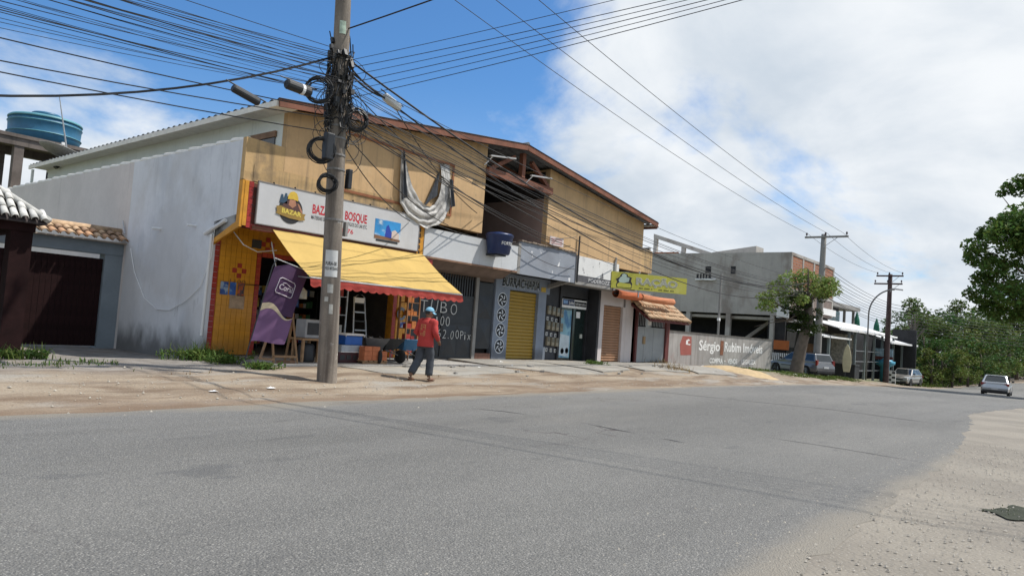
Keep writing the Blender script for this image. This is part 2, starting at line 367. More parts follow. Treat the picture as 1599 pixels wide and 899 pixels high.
c = h.mix(h.mr(h.noise(2.4, 8, (.4, 1, 1), 17), .58, .72, 0, .4), c, (.07, .07, .07))
c = h.mix(h.mr(h.noise(.8, 4, (.5, 1, 1), 55), .64, .69, 0, .45), c, (.075, .076, .078))
c = h.mix(h.mr(h.noise(.45, 8, (.25, 1, 1), 71), .55, .7, 0, .5), c, (.21, .20, .18))
ck = h.n.new('ShaderNodeTexVoronoi'); ck.feature = 'DISTANCE_TO_EDGE'; ck.inputs['Scale'].default_value = .55; wv = h.n.new('ShaderNodeVectorMath'); wv.operation = 'MULTIPLY_ADD'; nv = h.n.new('ShaderNodeTexNoise'); nv.inputs['Scale'].default_value = 1.6; nv.inputs['Detail'].default_value = 6; h.l.new(h.pos, nv.inputs[0]); h.l.new(nv.outputs['Color'], wv.inputs[0]); wv.inputs[1].default_value = (1.1, 1.1, 0); h.l.new(h.pos, wv.inputs[2]); h.l.new(wv.outputs[0], ck.inputs['Vector'])
c = h.mix(h.mth('MULTIPLY', h.mr(ck.outputs['Distance'], .012, .002, 0, .8), h.mr(h.noise(.22, 4, off=91), .57, .66)), c, (.045, .03, .031))
h.l.new(c, h.b.inputs['Base Color']); h.b.inputs['Roughness'].default_value = .82
h.bump(h.mth('ADD', v1.outputs['Distance'], h.noise(60, 4)), .7, .015)
asphalt = h.m
rx = axis([(-300, -20, 10), (-20, -2, 1), (-2, 45, .22), (45, 110, 1), (110, 170, 3)])
def road_y(x, t):
    n = lambda o, s: mnoise.noise(V((x*s, o, 0)))
    ye = 10.5 + .16*n(1, .35) + .10*n(2, 1.3) + .05*n(3, 4)
    y0 = lin(x, [-300, 0, 5, 9, 12.7, 16, 21, 24, 28, 33, 45, 60], [1.4, 1.5, 1.57, 1.68, 1.75, 2.0, 2.45, 2.9, 2.7, 2.2, 1.6, 1.3]) + .10*n(12, .7) + .11*n(13, 2.2) + .07*n(14, 5)
    return lerp(y0, ye, t) + bend(x)
vs = []; ts = [0, .012, .05, .2, .4, .6, .8, .95, .99, 1]
for t in ts:
    for x in rx:
        y = road_y(x, t); vs.append((x, y, max(ground_z(x, y), z_road(x)) + (.012 if .01 < t < .992 else .002)))
nx = len(rx)
MB().add(vs, [(j*nx+i, j*nx+i+1, (j+1)*nx+i+1, (j+1)*nx+i) for j in range(len(ts)-1) for i in range(nx-1)]).build('road', asphalt, smooth=True, kind='structure')
tar = M('tar_seal', (.045, .045, .047), .7, .2, 6)
def on_ground(px, py, lift=0.):
    d = ray(px, py); lo, hi = 2., 400.
    for k in range(60):
        mid = (lo+hi)/2; p = CP + d*(mid/math.hypot(d.x, d.y))
        if p.z > ground_z(p.x, p.y): lo = mid
        else: hi = mid
    return CP + d*(lo/math.hypot(d.x, d.y)) + V((0, 0, lift))
def at_g(px, D, py=590):
    p = CP+ray(px, py)*D; return V((p.x, p.y, ground_z(p.x, p.y)))
def crack(pts, w, name='road_crack'):
    mb = MB(); P = []
    for a, b in zip(pts, pts[1:]):
        a, b = V(a), V(b); n = max(3, int((b-a).length/.25)); P += [a.lerp(b, i/n) for i in range(n)]
    P.append(V(pts[-1])); L = []; R_ = []
    for i, p in enumerate(P):
        d = (P[min(i+1, len(P)-1)]-P[max(i-1, 0)]); d.z = 0; d.normalize(); s = V((-d.y, d.x, 0))
        o = s*(.05*mnoise.noise(p*1.3)); ww = w*(.55+.6*abs(mnoise.noise(p*3))) * min(1, i/3, (len(P)-1-i)/3)
        q = p+o; zz_ = z_road(q.x)+.017
        L.append(V((q.x, q.y, zz_))+s*ww); R_.append(V((q.x, q.y, zz_))-s*ww)
    n = len(P); mb.add(L+R_, [(i, i+1, n+i+1, n+i) for i in range(n-1)]); mb.build(name, tar, kind='structure')
gp = on_ground
crack([gp(742, 639), gp(785, 643), gp(832, 650)], .035)
crack([gp(912, 662), gp(955, 670), gp(1000, 679)], .03)
crack([gp(1028, 685), gp(1050, 689), gp(1072, 693)], .035)
crack([gp(985, 607), gp(1150, 625), gp(1300, 640), gp(1478, 664)], .035)
crack([gp(1170, 680), gp(1280, 696), gp(1460, 726)], .02)
# concrete aprons sloping from the shop fronts, in broken plates
apron = M('broken_concrete_apron', (.29, .275, .245), .93, .14, 1.2, .12, bump=.35, bscale=22, patches=[((.21, .19, .165), 1.3, .5, .66, .6, (.5, 1, 1)), ((.40, .33, .24), .9, .52, .68, .6, (1, 1, 1))])
def slab(pts, lift=.02, thick=.12, mat=apron, name='concrete_slab'):
    # pts: outline (x, y), draped over the ground
    mb = MB(); ring = []
    for (xa, ya), (xb, yb) in zip(pts, pts[1:]+pts[:1]):
        n = max(2, int(math.hypot(xb-xa, yb-ya)/.45))
        for i in range(n):
            t = i/n; x, y = lerp(xa, xb, t), lerp(ya, yb, t); j = .09 if 0 < i else 0
            ring.append((x+j*mnoise.noise(V((x*2, y*2, 1))), y+j*mnoise.noise(V((x*2, y*2, 5)))))
    def zt(x, y): return lerp(ground_z(x, min(y, 14.6))+lift, .345, smooth(13.6, 16.6, y)) if x < 33 else ground_z(x, y)+lift
    n = len(ring); top = [(x, y, zt(x, y)) for x, y in ring]; bot = [(x, y, z-thick) for x, y, z in top]
    tris = tessellate_polygon([[V((x, y, 0)) for x, y in ring]])
    mb.add(top+bot, [tuple(t) for t in tris]+[(i, (i+1) % n, n+(i+1) % n, n+i) for i in range(n)])
    return mb.build(name, mat, kind='structure')
slab([(17.3, 16.95), (17.0, 14.3), (18.2, 12.9), (20.6, 12.7), (20.9, 14.7), (21.2, 16.95)])
slab([(21.27, 16.95), (21.0, 14.75), (20.75, 13.0), (23.4, 13.5), (24.6, 14.9), (24.9, 16.95)], .05)
slab([(24.97, 16.95), (24.7, 14.9), (24.2, 13.3), (27.2, 12.9), (28.2, 14.4), (28.5, 16.45), (25.6, 16.45)], .035)
slab([(28.57, 16.45), (28.3, 14.4), (27.6, 12.7), (30.4, 12.2), (31.6, 13.6), (32.4, 16.45)], .05)
slab([(11.0, 14.45), (11.3, 13.2), (13.6, 12.9), (16.7, 13.1), (16.85, 14.5)], .012)
yellowsand = M('yellow_building_sand', (.46, .34, .19), .95, .15, 4, .1, bump=.3, bscale=30)
def heap(cx, cy, rx_, ry_, hh, mat, name, **k):
    return MB().grid(lambda u, v: (cx+(u*2-1)*rx_, cy+(v*2-1)*ry_, ground_z(cx+(u*2-1)*rx_, cy+(v*2-1)*ry_)-.03+hh*max(0, 1-(u*2-1)**2-(v*2-1)**2)**.8*(1+.3*mnoise.noise(V((u*5, v*5, 1))))), 22, 22).build(name, mat, smooth=True, **k)
heap(33.4, 13.4, 1.5, 2.0, .2, yellowsand, 'sand', kind='stuff')
# drain hole in the right verge, with weeds in it
# ------------------------------------------------------------------ the long two-storey shop building
FY, DY, FZ = 15.8, 17.0, .345            # fascia plane, shop-front plane, floor
B = thing('shop_building', 'long two-storey ochre building with a row of shops and a low gabled roof', 'building', (18.8, 17, .3))
def roof_z(x): return 7.83 - abs(x-18.8)*1.2/9.5
def wall_top(x): return roof_z(x)-.13
# upper front walls
for x0, x1, zb in ((9.8, 17.25, 4.55), (20.75, 27.85, 4.35)):
    mb = MB().prism([(x0, zb), (x1, zb), (x1, wall_top(x1)), (x0, wall_top(x0))], 'y', FY, FY+.2)
    mb.box(x0, x0+.2, FY+.2, 19.2, zb, wall_top(x0)-.02) if x0 > 15 else mb.box(x1-.2, x1, FY+.2, 19.2, zb, wall_top(x1-.2)-.02)
    mb.build('upper_wall', ochre, B)
MB().prism([(8.75, 4.55), (9.795, 4.55), (9.795, 5.60), (8.75, 5.62)], 'y', FY, FY+.16).build('parapet', ochre_old, B, label='stained low parapet at the left end')
MB().prism([(27.855, 4.4), (28.8, 4.4), (28.8, 5.4), (27.855, 5.45)], 'y', FY+.01, FY+.17).build('parapet', ochre_old, B)
MB().box(9.0, 14.6, FY-.012, FY-.002, 4.6, 5.0).build('stained_strip', ochre_old, B)
# raised frame lines round the window bays
mb = MB()
for x0, x1, z0, z1 in ((11.2, 15.75, 4.92, 6.42), (21.6, 26.6, 4.9, 6.4)):
    if x0 < 20:
        for a in ((x0, x1, z1, z1+.07), (x0, x1, z0-.07, z0)): mb.box(a[0], a[1], FY-.035, FY-.003, a[2], a[3])
        mb.box(x1-.07, x1, FY-.032, FY-.003, z0+.001, z1-.001)
mb.build('window_trim', M('rusty_trim', (.28, .11, .05), .85, .25, 3), B)
MB().box(14.9, 15.3, FY-.02, FY-.004, 5.1, 5.5).build('patch_plate', ochre_old, B) if False else None
# loggia
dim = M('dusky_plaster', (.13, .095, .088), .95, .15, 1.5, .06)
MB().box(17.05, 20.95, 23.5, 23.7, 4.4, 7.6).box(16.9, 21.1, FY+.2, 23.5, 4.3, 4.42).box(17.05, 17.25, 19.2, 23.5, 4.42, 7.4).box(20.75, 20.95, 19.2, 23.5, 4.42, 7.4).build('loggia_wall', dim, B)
MB().box(20.728, 20.745, FY+.21, 23.49, 6.35, 7.35).box(17.255, 17.27, FY+.21, 23.49, 4.43, 7.35).build('loggia_shade_panel', M('sooty_boards', (.035, .027, .024), .95, .3, 3), B)  # dark sheets: shade under the open roof put into the colour
MB().box(20.73, 20.745, FY+.21, 23.49, 4.43, 6.348).build('loggia_side_wall', M('loggia_sunlit_pink', (.34, .235, .20), .95, .12, 1.2), B)  # pinkish sunlit tone of this wall put into its colour
MB().box(17.6, 18.6, 23.4, 23.49, 4.43, 6.5).build('loggia_door', M('dull_blue_grey_door', (.07, .08, .10), .6, .2, 3), B)
mb = MB(); mb.beam((17.22, 15.72, 6.62), (20.78, 15.72, 6.6), .16, .24); mb.build('tie_beam', woodred, B)
MB().beam((19.0, 15.72, 6.75), (19.0, 15.72, 7.6), .17, .17, (0, 1, 0)).build('king_post', woodred, B)
for a, b in (((17.4, 15.74, 6.75), (18.55, 15.74, 7.38)), ((20.55, 15.74, 6.72), (19.5, 15.74, 7.4))): MB().beam(a, b, .13, .15, (0, 1, 0)).build('strut', woodred, B)
for y in (17.2, 18.4, 19.6, 20.8, 22.0):
    for s in (-1, 1): MB().beam((18.8+s*.1, y, 7.5), (18.8+s*1.9, y, 7.25), .1, .14).build('rafter', woodred, B)
# roof
def rslope(s):
    def fn(u, v):
        y = 15.32+v*17.8; x = 18.8+s*u*9.55
        return (x, y, roof_z(x)+.03*math.sin(y*2*math.pi/.34))
    mb = MB().grid(fn, 4, 424)
    n = len(mb.v); mb.v += [(x, y, z-.022) for x, y, z in mb.v]; mb.f += [tuple(i+n for i in f) for f in list(mb.f)]; mb.mi += [0]*(len(mb.f)-len(mb.mi))
    return mb
for s in (-1, 1): rslope(s).build('roof_sheet', fibro, B, smooth=True)
MB().tube([(18.8, 15.34, 7.84), (18.8, 33.1, 7.84)], .08, 10).build('ridge_cap', fibro, B)
for s in (-1, 1):
    MB().beam((18.8, 15.36, 7.73), (18.8+s*9.55, 15.36, roof_z(18.8+9.55)-.1), .05, .19).build('barge_board', woodred, B)
MB().box(9.2, 9.26, 15.4, 33.1, 6.44, 6.58).box(9.26, 9.8, 15.42, 33.0, 6.50, 6.53).build('eaves_board', whitecap, B)
MB().box(28.3, 28.36, 15.4, 33.1, 6.36, 6.58).build('eaves_board', woodred, B)
MB().tube([(28.35, 15.33, 6.52), (28.35, 16.2, 6.5)], .07, 8).build('gutter_end', whitepaint, B)
# side walls
mb = MB().box(9.8, 10.0, FY+.2, 33, 4.4, 6.56); mb.build('side_wall', whitewall, B)
MB().box(9.77, 9.795, 16.3, 17.5, 5.42, 5.92).build('window', M('dark_glass', (.02, .022, .025), .15, .2, 3, 0), B)
MB().box(9.74, 9.79, 16.25, 17.55, 5.925, 6.08).build('window_lintel', M('brown_wood', (.26, .15, .09), .8, .2, 4), B)
MB().box(9.22, 9.3, 32.7, 32.8, 5.7, 6.4).build('eaves_post', whitewall, B)
MB().prism([(FY, 4.6), (DY, 4.6), (DY, 3.62), (FY, 3.78)], 'x', 8.75, 8.8).build('side_wall', graywall, B); mb = MB().prism([(FY, 3.778), (DY, 3.618), (DY, 3.15), (FY, 3.56)], 'x', 8.752, 8.8)
mb.build('slab_end', M('mouldy_render', (.36, .36, .35), .95, .15, 2, .1, patches=[((.05, .05, .045), 1.6, .42, .62, .9, (1, 1, 1))]), B)
MB().box(8.75, 8.95, DY, 22, .1, 5.57).box(8.75, 8.95, FY+.16, DY, 4.6, 5.56).build('side_wall', graywall, B, label='pale grey painted side wall')
MB().box(8.75, 8.95, 22.003, 34, .05, 5.57).build('side_wall', beigewall, B, label='beige rear stretch of the side wall')
# wavy white capping of the side wall: single cap tiles
cap = MB().tube([(0, -.36, 0), (0, .36, .035)], [.085, .10], 8).build('cap_tile', whitecap); cap.parent = B
cap.location = V((8.84, 16.2, 5.56)) - ROOTLOC[B.name]
for i in range(1, 25):
    c = cap.copy(); COL.objects.link(c); c.location = V((8.84, 16.2+.72*i, 5.56+.012*math.sin(i*3.1))) - ROOTLOC[B.name]
MB().box(28.6, 28.8, 16.5, 33, .2, 4.4).box(27.85, 28.05, FY+.2, 33, 4.4, 6.4).box(9.8, 28.6, 32.8, 33, .2, 6.4).build('rear_wall', conc, B)
MB().box(28.83, 28.95, 16.0, 17.0, 4.35, 5.6).build('grey_block_return', conc, B)
# projecting slabs above the shops
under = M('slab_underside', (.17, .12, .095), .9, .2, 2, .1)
MB().box(8.81, 14.62, FY+.005, DY+.2, 3.58, 4.55).build('marquee', M('red_brown_soffit', (.16, .05, .035), .8, .25, 3), B, label='boxed marquee behind the bazaar sign')
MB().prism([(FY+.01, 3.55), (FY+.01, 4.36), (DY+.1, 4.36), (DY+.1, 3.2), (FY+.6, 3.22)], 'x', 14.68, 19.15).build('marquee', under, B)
MB().box(19.155, 19.3, FY-.05, DY, 3.42, 4.48).build('marquee_end', conc, B)
bluegrey = M('blue_grey_paint', (.27, .295, .34), .8, .08, 1.2, .05, patches=[((.80, .80, .80), 3.0, .645, .66, .95, (1, 1, .7)), ((.19, .2, .23), .9, .5, .7, .5, (1, 1, 1))])
MB().box(19.31, 22.74, FY-.02, FY+.1, 3.42, 4.56).box(19.31, 22.74, FY+.1, DY, 4.3, 4.45).build('fascia_panel', bluegrey, B, label='blue-grey fascia panel with flaked paint')
MB().prism([(FY+.11, 3.45), (FY+.11, 3.6), (DY, 3.3), (DY, 3.15)], 'x', 22.6, 22.74).build('bracket', conc, B)
wornwhite = M('peeling_white_paint', (.70, .70, .69), .9, .05, 2, .05, patches=[((.10, .10, .11), 3.6, .61, .64, .95, (1, 1, .5)), ((.35, .35, .35), 1.2, .55, .7, .5, (1, 1, 1))])
MB().box(22.86, 25.95, FY-.015, FY+.1, 3.76, 4.5).build('fascia_panel', wornwhite, B, label='peeling white fascia panel')
MB().box(22.75, 25.95, FY-.01, FY+.1, 3.5, 3.755).box(22.75, 22.855, FY-.01, FY+.1, 3.755, 4.52).build('fascia_band', M('dark_grey_fascia', (.09, .09, .1), .85, .2, 3), B)
MB().prism([(FY-.02, 3.38), (FY-.02, 3.495), (16.5, 3.495), (16.5, 3.38)], 'x', 22.75, 28.79).build('slab_edge', conc, B)
text('PODEROZZZA', M('faded_letters', (.45, .45, .45), .9), B, (23.7, FY-.01, 3.55), X_, Z_, .15, 2.0, lift=.004, bold=.02)
# worn tile coping on the grey panel
ct = MB()
for i in range(28):
    x = 19.3+i*.123; ct.box(x, x+.115, FY-.08+.02*random.random(), FY+.12, 4.56+.02*random.random(), 4.60+.03*random.random())
ct.build('worn_coping', M('dirty_coping', (.24, .19, .15), .95, .35, 5, .15), B)
# ground-floor shell
MB().box(8.95, 28.6, 17.2, 32.8, 4.15, 4.3).build('ceiling', dim, B)
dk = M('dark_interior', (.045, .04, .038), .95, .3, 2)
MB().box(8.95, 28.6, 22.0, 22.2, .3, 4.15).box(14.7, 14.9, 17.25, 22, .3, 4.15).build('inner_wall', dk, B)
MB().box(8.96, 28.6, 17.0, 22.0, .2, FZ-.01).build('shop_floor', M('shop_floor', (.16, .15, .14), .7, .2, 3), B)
# bazaar front: yellow tiled walls with red borders
red_t = redp
def tiles(name, x0, x1, z0, z1, n, m, mat, y=DY, gap=.008, parent=B, kind='stuff'):
    mb = MB(); w = (x1-x0)/n; h_ = (z1-z0)/m
    for i in range(n):
        for j in range(m):
            d = .012+.003*random.random(); mb.box(x0+i*w+gap/2, x0+(i+1)*w-gap/2, y-d, y, z0+j*h_+gap/2, z0+(j+1)*h_-gap/2)
    return mb.build(name, mat, parent, kind=kind)
grout = M('dirty_yellow_grout', (.52, .23, .02), .95, .2, 5)
MB().box(8.76, 10.12, DY+.002, DY+.25, FZ, 3.6).box(10.12, 14.4, DY+.002, DY+.25, 3.0, 3.6).box(14.72, 15.35, DY+.002, DY+.25, FZ, 3.6).build('front_wall', grout, B)
tiles('wall_tile', 8.98, 9.98, FZ, 3.58, 7, 21, yellowtile); tiles('wall_tile', 14.9, 15.34, FZ, 3.58, 3, 21, yellowtile)
tiles('border_tile', 8.84, 8.97, FZ, 3.2, 1, 21, red_t); tiles('border_tile', 9.99, 10.12, FZ, 3.0, 1, 19, red_t); tiles('border_tile', 14.73, 14.88, FZ, 3.0, 1, 19, red_t)
tiles('border_tile', 10.13, 14.72, 2.9, 3.03, 30, 1, red_t)
for cx, cz in ((9.53, 2.48), (10.27, 3.24)):
    for dx, dz in ((-.13, 0), (.13, 0), (0, .13), (0, -.13)):
        box('accent_tile', red_t, B, cx+dx-.06, cx+dx+.06, DY-.022, DY-.012, cz+dz-.06, cz+dz+.06)
# yellow and red trim round the marquee
ytrim = M('yellow_trim_paint', (.60, .27, .02), .6, .15, 4)
MB().prism([(FY-.02, 3.46), (FY-.02, 4.58), (FY+.14, 4.58), (FY+.14, 3.58), (DY, 3.17), (DY, 3.05)], 'x', 8.735, 8.8).box(8.8, 8.9, FY-.03, FY, 3.5, 4.58).build('marquee_trim', ytrim, B)
tiles('border_tile', 8.905, 9.03, FY+.005, 3.0, 1, 1, red_t) if False else tiles('border_tile', 8.905, 9.03, 3.46, 4.58, 1, 8, red_t, y=FY-.012)
tiles('border_tile', 9.03, 11.0, 3.42, 3.57, 14, 1, red_t, y=FY-.012)
MB().box(9.06, 14.45, FY-.06, FY-.004, 3.44, 3.53).build('sign_ledge', woodred, B)
MB().box(14.42, 14.66, FY-.03, FY+.0, 3.45, 4.4).build('pilaster', ytrim, B)
mb = MB()
for j in range(5): mb.box(14.47, 14.53, FY-.036, FY-.031, 3.5+j*.17, 3.62+j*.17)
mb.build('pilaster_inlay', M('black_inlay', (.03, .02, .01), .6), B)
box('red_tag', red_t, B, 14.66, 15.1, FY-.03, FY+.0, 3.24, 3.42)
# dark gates beside the bazaar
gate_m = M('black_gate_sheet', (.022, .024, .028), .5, .25, 2, .08, patches=[((.05, .05, .052), 1.5, .55, .7, .6, (1, 1, 1))])
gt = MB().box(15.36, 18.44, DY+.02, DY+.05, FZ+.05, 2.45); 
g1 = gt.build('sheet_gate', gate_m, B)
mb = MB()
for i in range(25): mb.box(15.4+i*.125, 15.46+i*.125, DY+.02, DY+.05, 2.5, 3.22)
mb.build('gate_bar', blackmetal, g1, kind='stuff')
MB().box(15.36, 18.44, DY-.005, DY+.06, 1.52, 1.57).box(15.36, 18.44, DY-.005, DY+.06, 2.451, 2.499).box(15.36, 18.44, DY-.005, DY+.06, FZ+.0, FZ+.049).box(16.9, 16.96, DY-.008, DY+.019, FZ+.05, 2.45).build('gate_rail', blackmetal, g1)
def pyramid(x0, x1, z0, z1, parent):
    cx, cz = (x0+x1)/2, (z0+z1)/2
    return MB().add([(x0, DY+.015, z0), (x1, DY+.015, z0), (x1, DY+.015, z1), (x0, DY+.015, z1), (cx, DY-.035, cz)], [(0, 1, 4), (1, 2, 4), (2, 3, 4), (3, 0, 4)]).build('pressed_panel', gate_m, parent)
for x0 in (15.5, 16.2, 17.0, 17.7): pyramid(x0, x0+.66, FZ+.12, 1.46, g1)
chalk = M('chalk_paint', (.55, .55, .53), .95, .1, 6)
def scrawl(s_, x, z, h_, adv):
    for ch in s_:
        if ch != ' ':
            w_ = adv*random.uniform(.6, .72)*(.35 if ch in ',1Iil' else 1)
            text(ch, chalk, g1, (x+random.uniform(-.02, .02), DY+.02, z+random.uniform(-.03, .03)), V((1, 0, random.uniform(-.05, .08))), V((random.uniform(-.06, .12), 0, 1)), h_*random.uniform(.88, 1.08)*(.4 if ch == ',' else 1), w_, lift=.06, bold=-.016)
        x += adv*(.6 if ch in ',1Ii' else 1)
scrawl('TUBO', 15.84, 1.82, .46, .47); scrawl('100', 16.64, 1.42, .34, .27); scrawl('62,00', 16.72, 1.0, .31, .24); scrawl('Pix', 17.82, 1.0, .3, .22)
MB().box(18.45, 18.6, DY-.04, DY+.1, FZ, 3.3).build('gate_post', conc, B)
g2 = MB().box(18.62, 19.44, DY+.02, DY+.05, FZ+.36, 3.05).build('narrow_door', gate_m, B)
for z0, z1 in ((.75, 1.75), (1.78, 2.6)): pyramid(18.66, 19.4, z0, z1, g2)
MB().box(18.62, 19.44, DY-.03, DY+.1, FZ, FZ+.2).build('doorstep', M('red_brick_step', (.20, .1, .07), .9, .2, 5), B)
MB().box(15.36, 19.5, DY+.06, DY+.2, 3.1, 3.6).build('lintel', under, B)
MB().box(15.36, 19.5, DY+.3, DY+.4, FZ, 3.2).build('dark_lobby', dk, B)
# tyre shop: painted pier, yellow shutter
pier = M('pier_blue_grey', (.215, .25, .31), .8, .1, 1.5, .05, low=((.05, .05, .055), .3, .6, .6))
MB().box(19.5, 20.32, DY-.03, DY+.2, FZ, 2.93).box(19.5, 22.78, DY-.028, DY+.2, 2.931, 3.5).box(22.08, 22.58, DY-.03, DY+.25, FZ, 2.93).build('pier', pier, B)
wring = M('painted_white_ring', (.66, .70, .74), .8); wblk = M('painted_black', (.02, .022, .026), .8)
for k, z in enumerate((2.52, 1.96, 1.40, .82)):
    cx = 19.91; w = MB().lathe((cx, DY-.034, z), [(.265, 0), (.265, -.004)], 28, 'y').build('wheel_mural', wring, B)
    MB().lathe((cx, DY-.041, z), [(.235, 0), (.235, -.003)], 28, 'y').build('mural_disc', wblk, w)
    mb = MB()
    for q in range(5):
        a = q*2*math.pi/5+k*.5
        pts = [(cx+r*math.cos(a+r*5.5), DY-.048, z+r*math.sin(a+r*5.5)) for r in (.05, .1, .15, .19)]
        ws = (.012, .028, .034, .02); L = []
        for (p, wv) in zip(pts, ws):
            t = math.atan2(p[2]-z, p[0]-cx); L.append(((p[0]-wv*math.sin(t), p[1], p[2]+wv*math.cos(t)), (p[0]+wv*math.sin(t), p[1], p[2]-wv*math.cos(t))))
        fl = [p for ab in L for p in ab]; mb.add(fl, [(2*i, 2*i+1, 2*i+3, 2*i+2) for i in range(3)])
    mb.build('mural_blade', wring, w)
def shutter(x0, x1, z0, z1, n, mat, y):
    s = MB().box(x0, x1, y+.05, y+.07, z0, z1).build('roller_shutter', mat, B); h_ = (z1-z0)/n
    sl = MB().prism([(y+.045, z0), (y+.02, z0+.12*h_), (y+.0, z0+.45*h_), (y+.012, z0+.8*h_), (y+.045, z0+.93*h_)], 'x', x0, x1).build('slat', mat, s)
    for i in range(1, n):
        c = sl.copy(); COL.objects.link(c); c.location = (0, 0, i*h_)
    return s
yshut = M('yellow_shutter_paint', (.50, .32, .025), .5, .12, 2.5, .08, low=((.2, .12, .03), .3, .6, .5), patches=[((.3, .18, .03), 1.8, .6, .72, .5, (1, 1, 1))])
shutter(20.33, 22.07, FZ+.01, 2.9, 20, yshut, DY+.08)
for a, s_ in ((wring, .062), (wblk, .030)):
    text('BURRACHARIA', a, B, (19.85, DY-.03, 3.05), X_, Z_, .33, 2.25, lift=.006 if s_ > .02 else .011, bold=s_, shear=.12)
box('yellow_plate', yshut, B, 22.2, 22.5, DY-.045, DY-.03, 3.0, 3.18)
# recessed meter wall, glass door
MB().box(22.58, 23.55, DY+.06, DY+.25, FZ, 3.5).build('meter_wall', M('meter_wall_black', (.04, .043, .05), .8, .2, 2), B)
MB().box(22.3, 22.75, DY-.01, DY+.06, FZ-.02, .85).build('wall_base', M('pale_blue_base', (.33, .36, .40), .9, .1, 3), B)
blk = M('black_shop_front', (.025, .025, .028), .6, .2, 2)
MB().box(23.55, 23.68, DY-.02, DY+.25, FZ, 3.5).box(23.68, 25.55, DY-.02, DY+.25, 2.94, 3.5).box(25.5, 25.62, DY-.02, DY+.25, FZ, 2.94).build('shop_front', blk, B)
MB().box(25.63, 25.78, 16.48, 17.2, FZ, 3.38).build('side_pier', blk, B)
gd = MB().box(23.70, 25.49, DY+.06, DY+.08, FZ+.02, 2.5).build('glass_door', M('dark_green_glass', (.014, .024, .022), .08, .1, 2, 0), B)
MB().box(24.58, 24.62, DY+.03, DY+.059, FZ+.02, 2.5).box(23.68, 25.5, DY+.03, DY+.059, 2.501, 2.56).build('door_frame', blackmetal, gd)
lb = M('pale_blue_print', (.20, .38, .46), .4, .2, 1.5, 0, patches=[((.03, .14, .30), .9, .48, .56, .9, (1, 1, .7))])
MB().box(23.72, 24.5, DY+.045, DY+.055, FZ+.1, 2.4).build('door_poster', lb, gd)
pw = M('poster_white', (.50, .58, .62), .5)
MB().prism([(23.74, .55), (24.42, .48), (24.44, 1.35), (23.78, 1.42)], 'y', DY+.038, DY+.044).build('printed_washer', pw, gd)
for (a, b) in ((23.98, .72), (24.3, .74)): MB().lathe((a, DY+.036, b), [(.12, 0), (.12, -.002), (.075, -.002), (.075, 0)], 16, 'y').build('printed_drum', wblk, gd)
box('door_notice', whitepaint, gd, 24.85, 25.12, DY+.04, DY+.058, 2.12, 2.38)
box('lock_plate', M('lock_plate', (.55, .56, .5), .4), gd, 25.2, 25.36, DY+.03, DY+.058, 1.28, 1.45)
# last shop: pale wall with brown shutter
pale = M('pinkish_white_paint', (.55, .50, .48), .88, .06, 1.2, .04, streak=((.33, .28, .25), .55, .8, .4))
MB().box(25.79, 26.1, 16.5, 16.7, FZ, 3.38).box(26.1, 27.7, 16.5, 16.7, 2.78, 3.38).box(27.7, 27.9, 16.505, 16.9, FZ, 2.78).box(27.9, 28.8, 16.5, 16.7, FZ, 3.38).build('front_wall', pale, B, label='pale pinkish front wall of the last shop')
bshut = M('brown_shutter', (.33, .18, .10), .6, .15, 2, .08, patches=[((.2, .1, .06), 1.5, .55, .7, .5, (1, 1, 1))])
shutter(26.11, 27.69, FZ+.01, 2.77, 21, bshut, 16.6)
box('plate_sign', M('pink_print_plate', (.60, .52, .50), .8, .1, 3, .1), B, 20.85, 21.7, FY-.12, FY-.09, 4.66, 4.98)
for i in range(3): box('plate_text', M('dull_red_print', (.36, .12, .12), .8), B, 20.92, 21.6, FY-.125, FY-.121, 4.73+i*.08, 4.75+i*.08)
# steel bracket post with cables on the fascia
MB().tube([(22.8, FY-.08, 3.45), (22.8, FY-.08, 5.25)], .035, 6).build('service_mast', blackmetal, B)
MB().beam((25.6, FY-.06, 3.9), (25.6, FY-.06, 4.75), .08, .05, (0, 1, 0)).build('sign_bracket', conc, B)
# drain spouts and cables on the grey wall
for px, py in ((250, 357), (305, 352)):
    p = at_x(px, py, 8.74); MB().tube([p+V((.1, 0, 0)), p+V((-.22, 0, -.02))], .035, 8).build('drain_spout', whitepaint, B)
p0 = [at_x(a, b, 8.72) for a, b in ((204, 388), (210, 425), (225, 465), (245, 483), (265, 484), (290, 470), (313, 448), (330, 400), (336, 350))]
MB().tube(p0, .012, 5).build('wall_cable', whitepaint, B)
MB().tube([(8.71, 16.98, 3.3), (8.71, 17.02, .8)], .035, 8).tube([(8.70, 17.3, 3.32), (8.70, 16.35, 3.62)], .05, 8).build('drain_pipe', whitepaint, B)
MB().tube([at_x(195, 365, 8.7), at_x(192, 345, 8.7)], .02, 6).build('wall_spike', steel, B)
# porch slab
MB().box(8.85, 16.75, 14.62, 16.98, -.1, FZ-.03).build('porch_slab', M('porch_concrete', (.37, .355, .33), .9, .12, 1.4, .12, bump=.2, patches=[((.2, .17, .14), 1.4, .52, .68, .6, (1, 1, 1))]), B, bevel=.02)
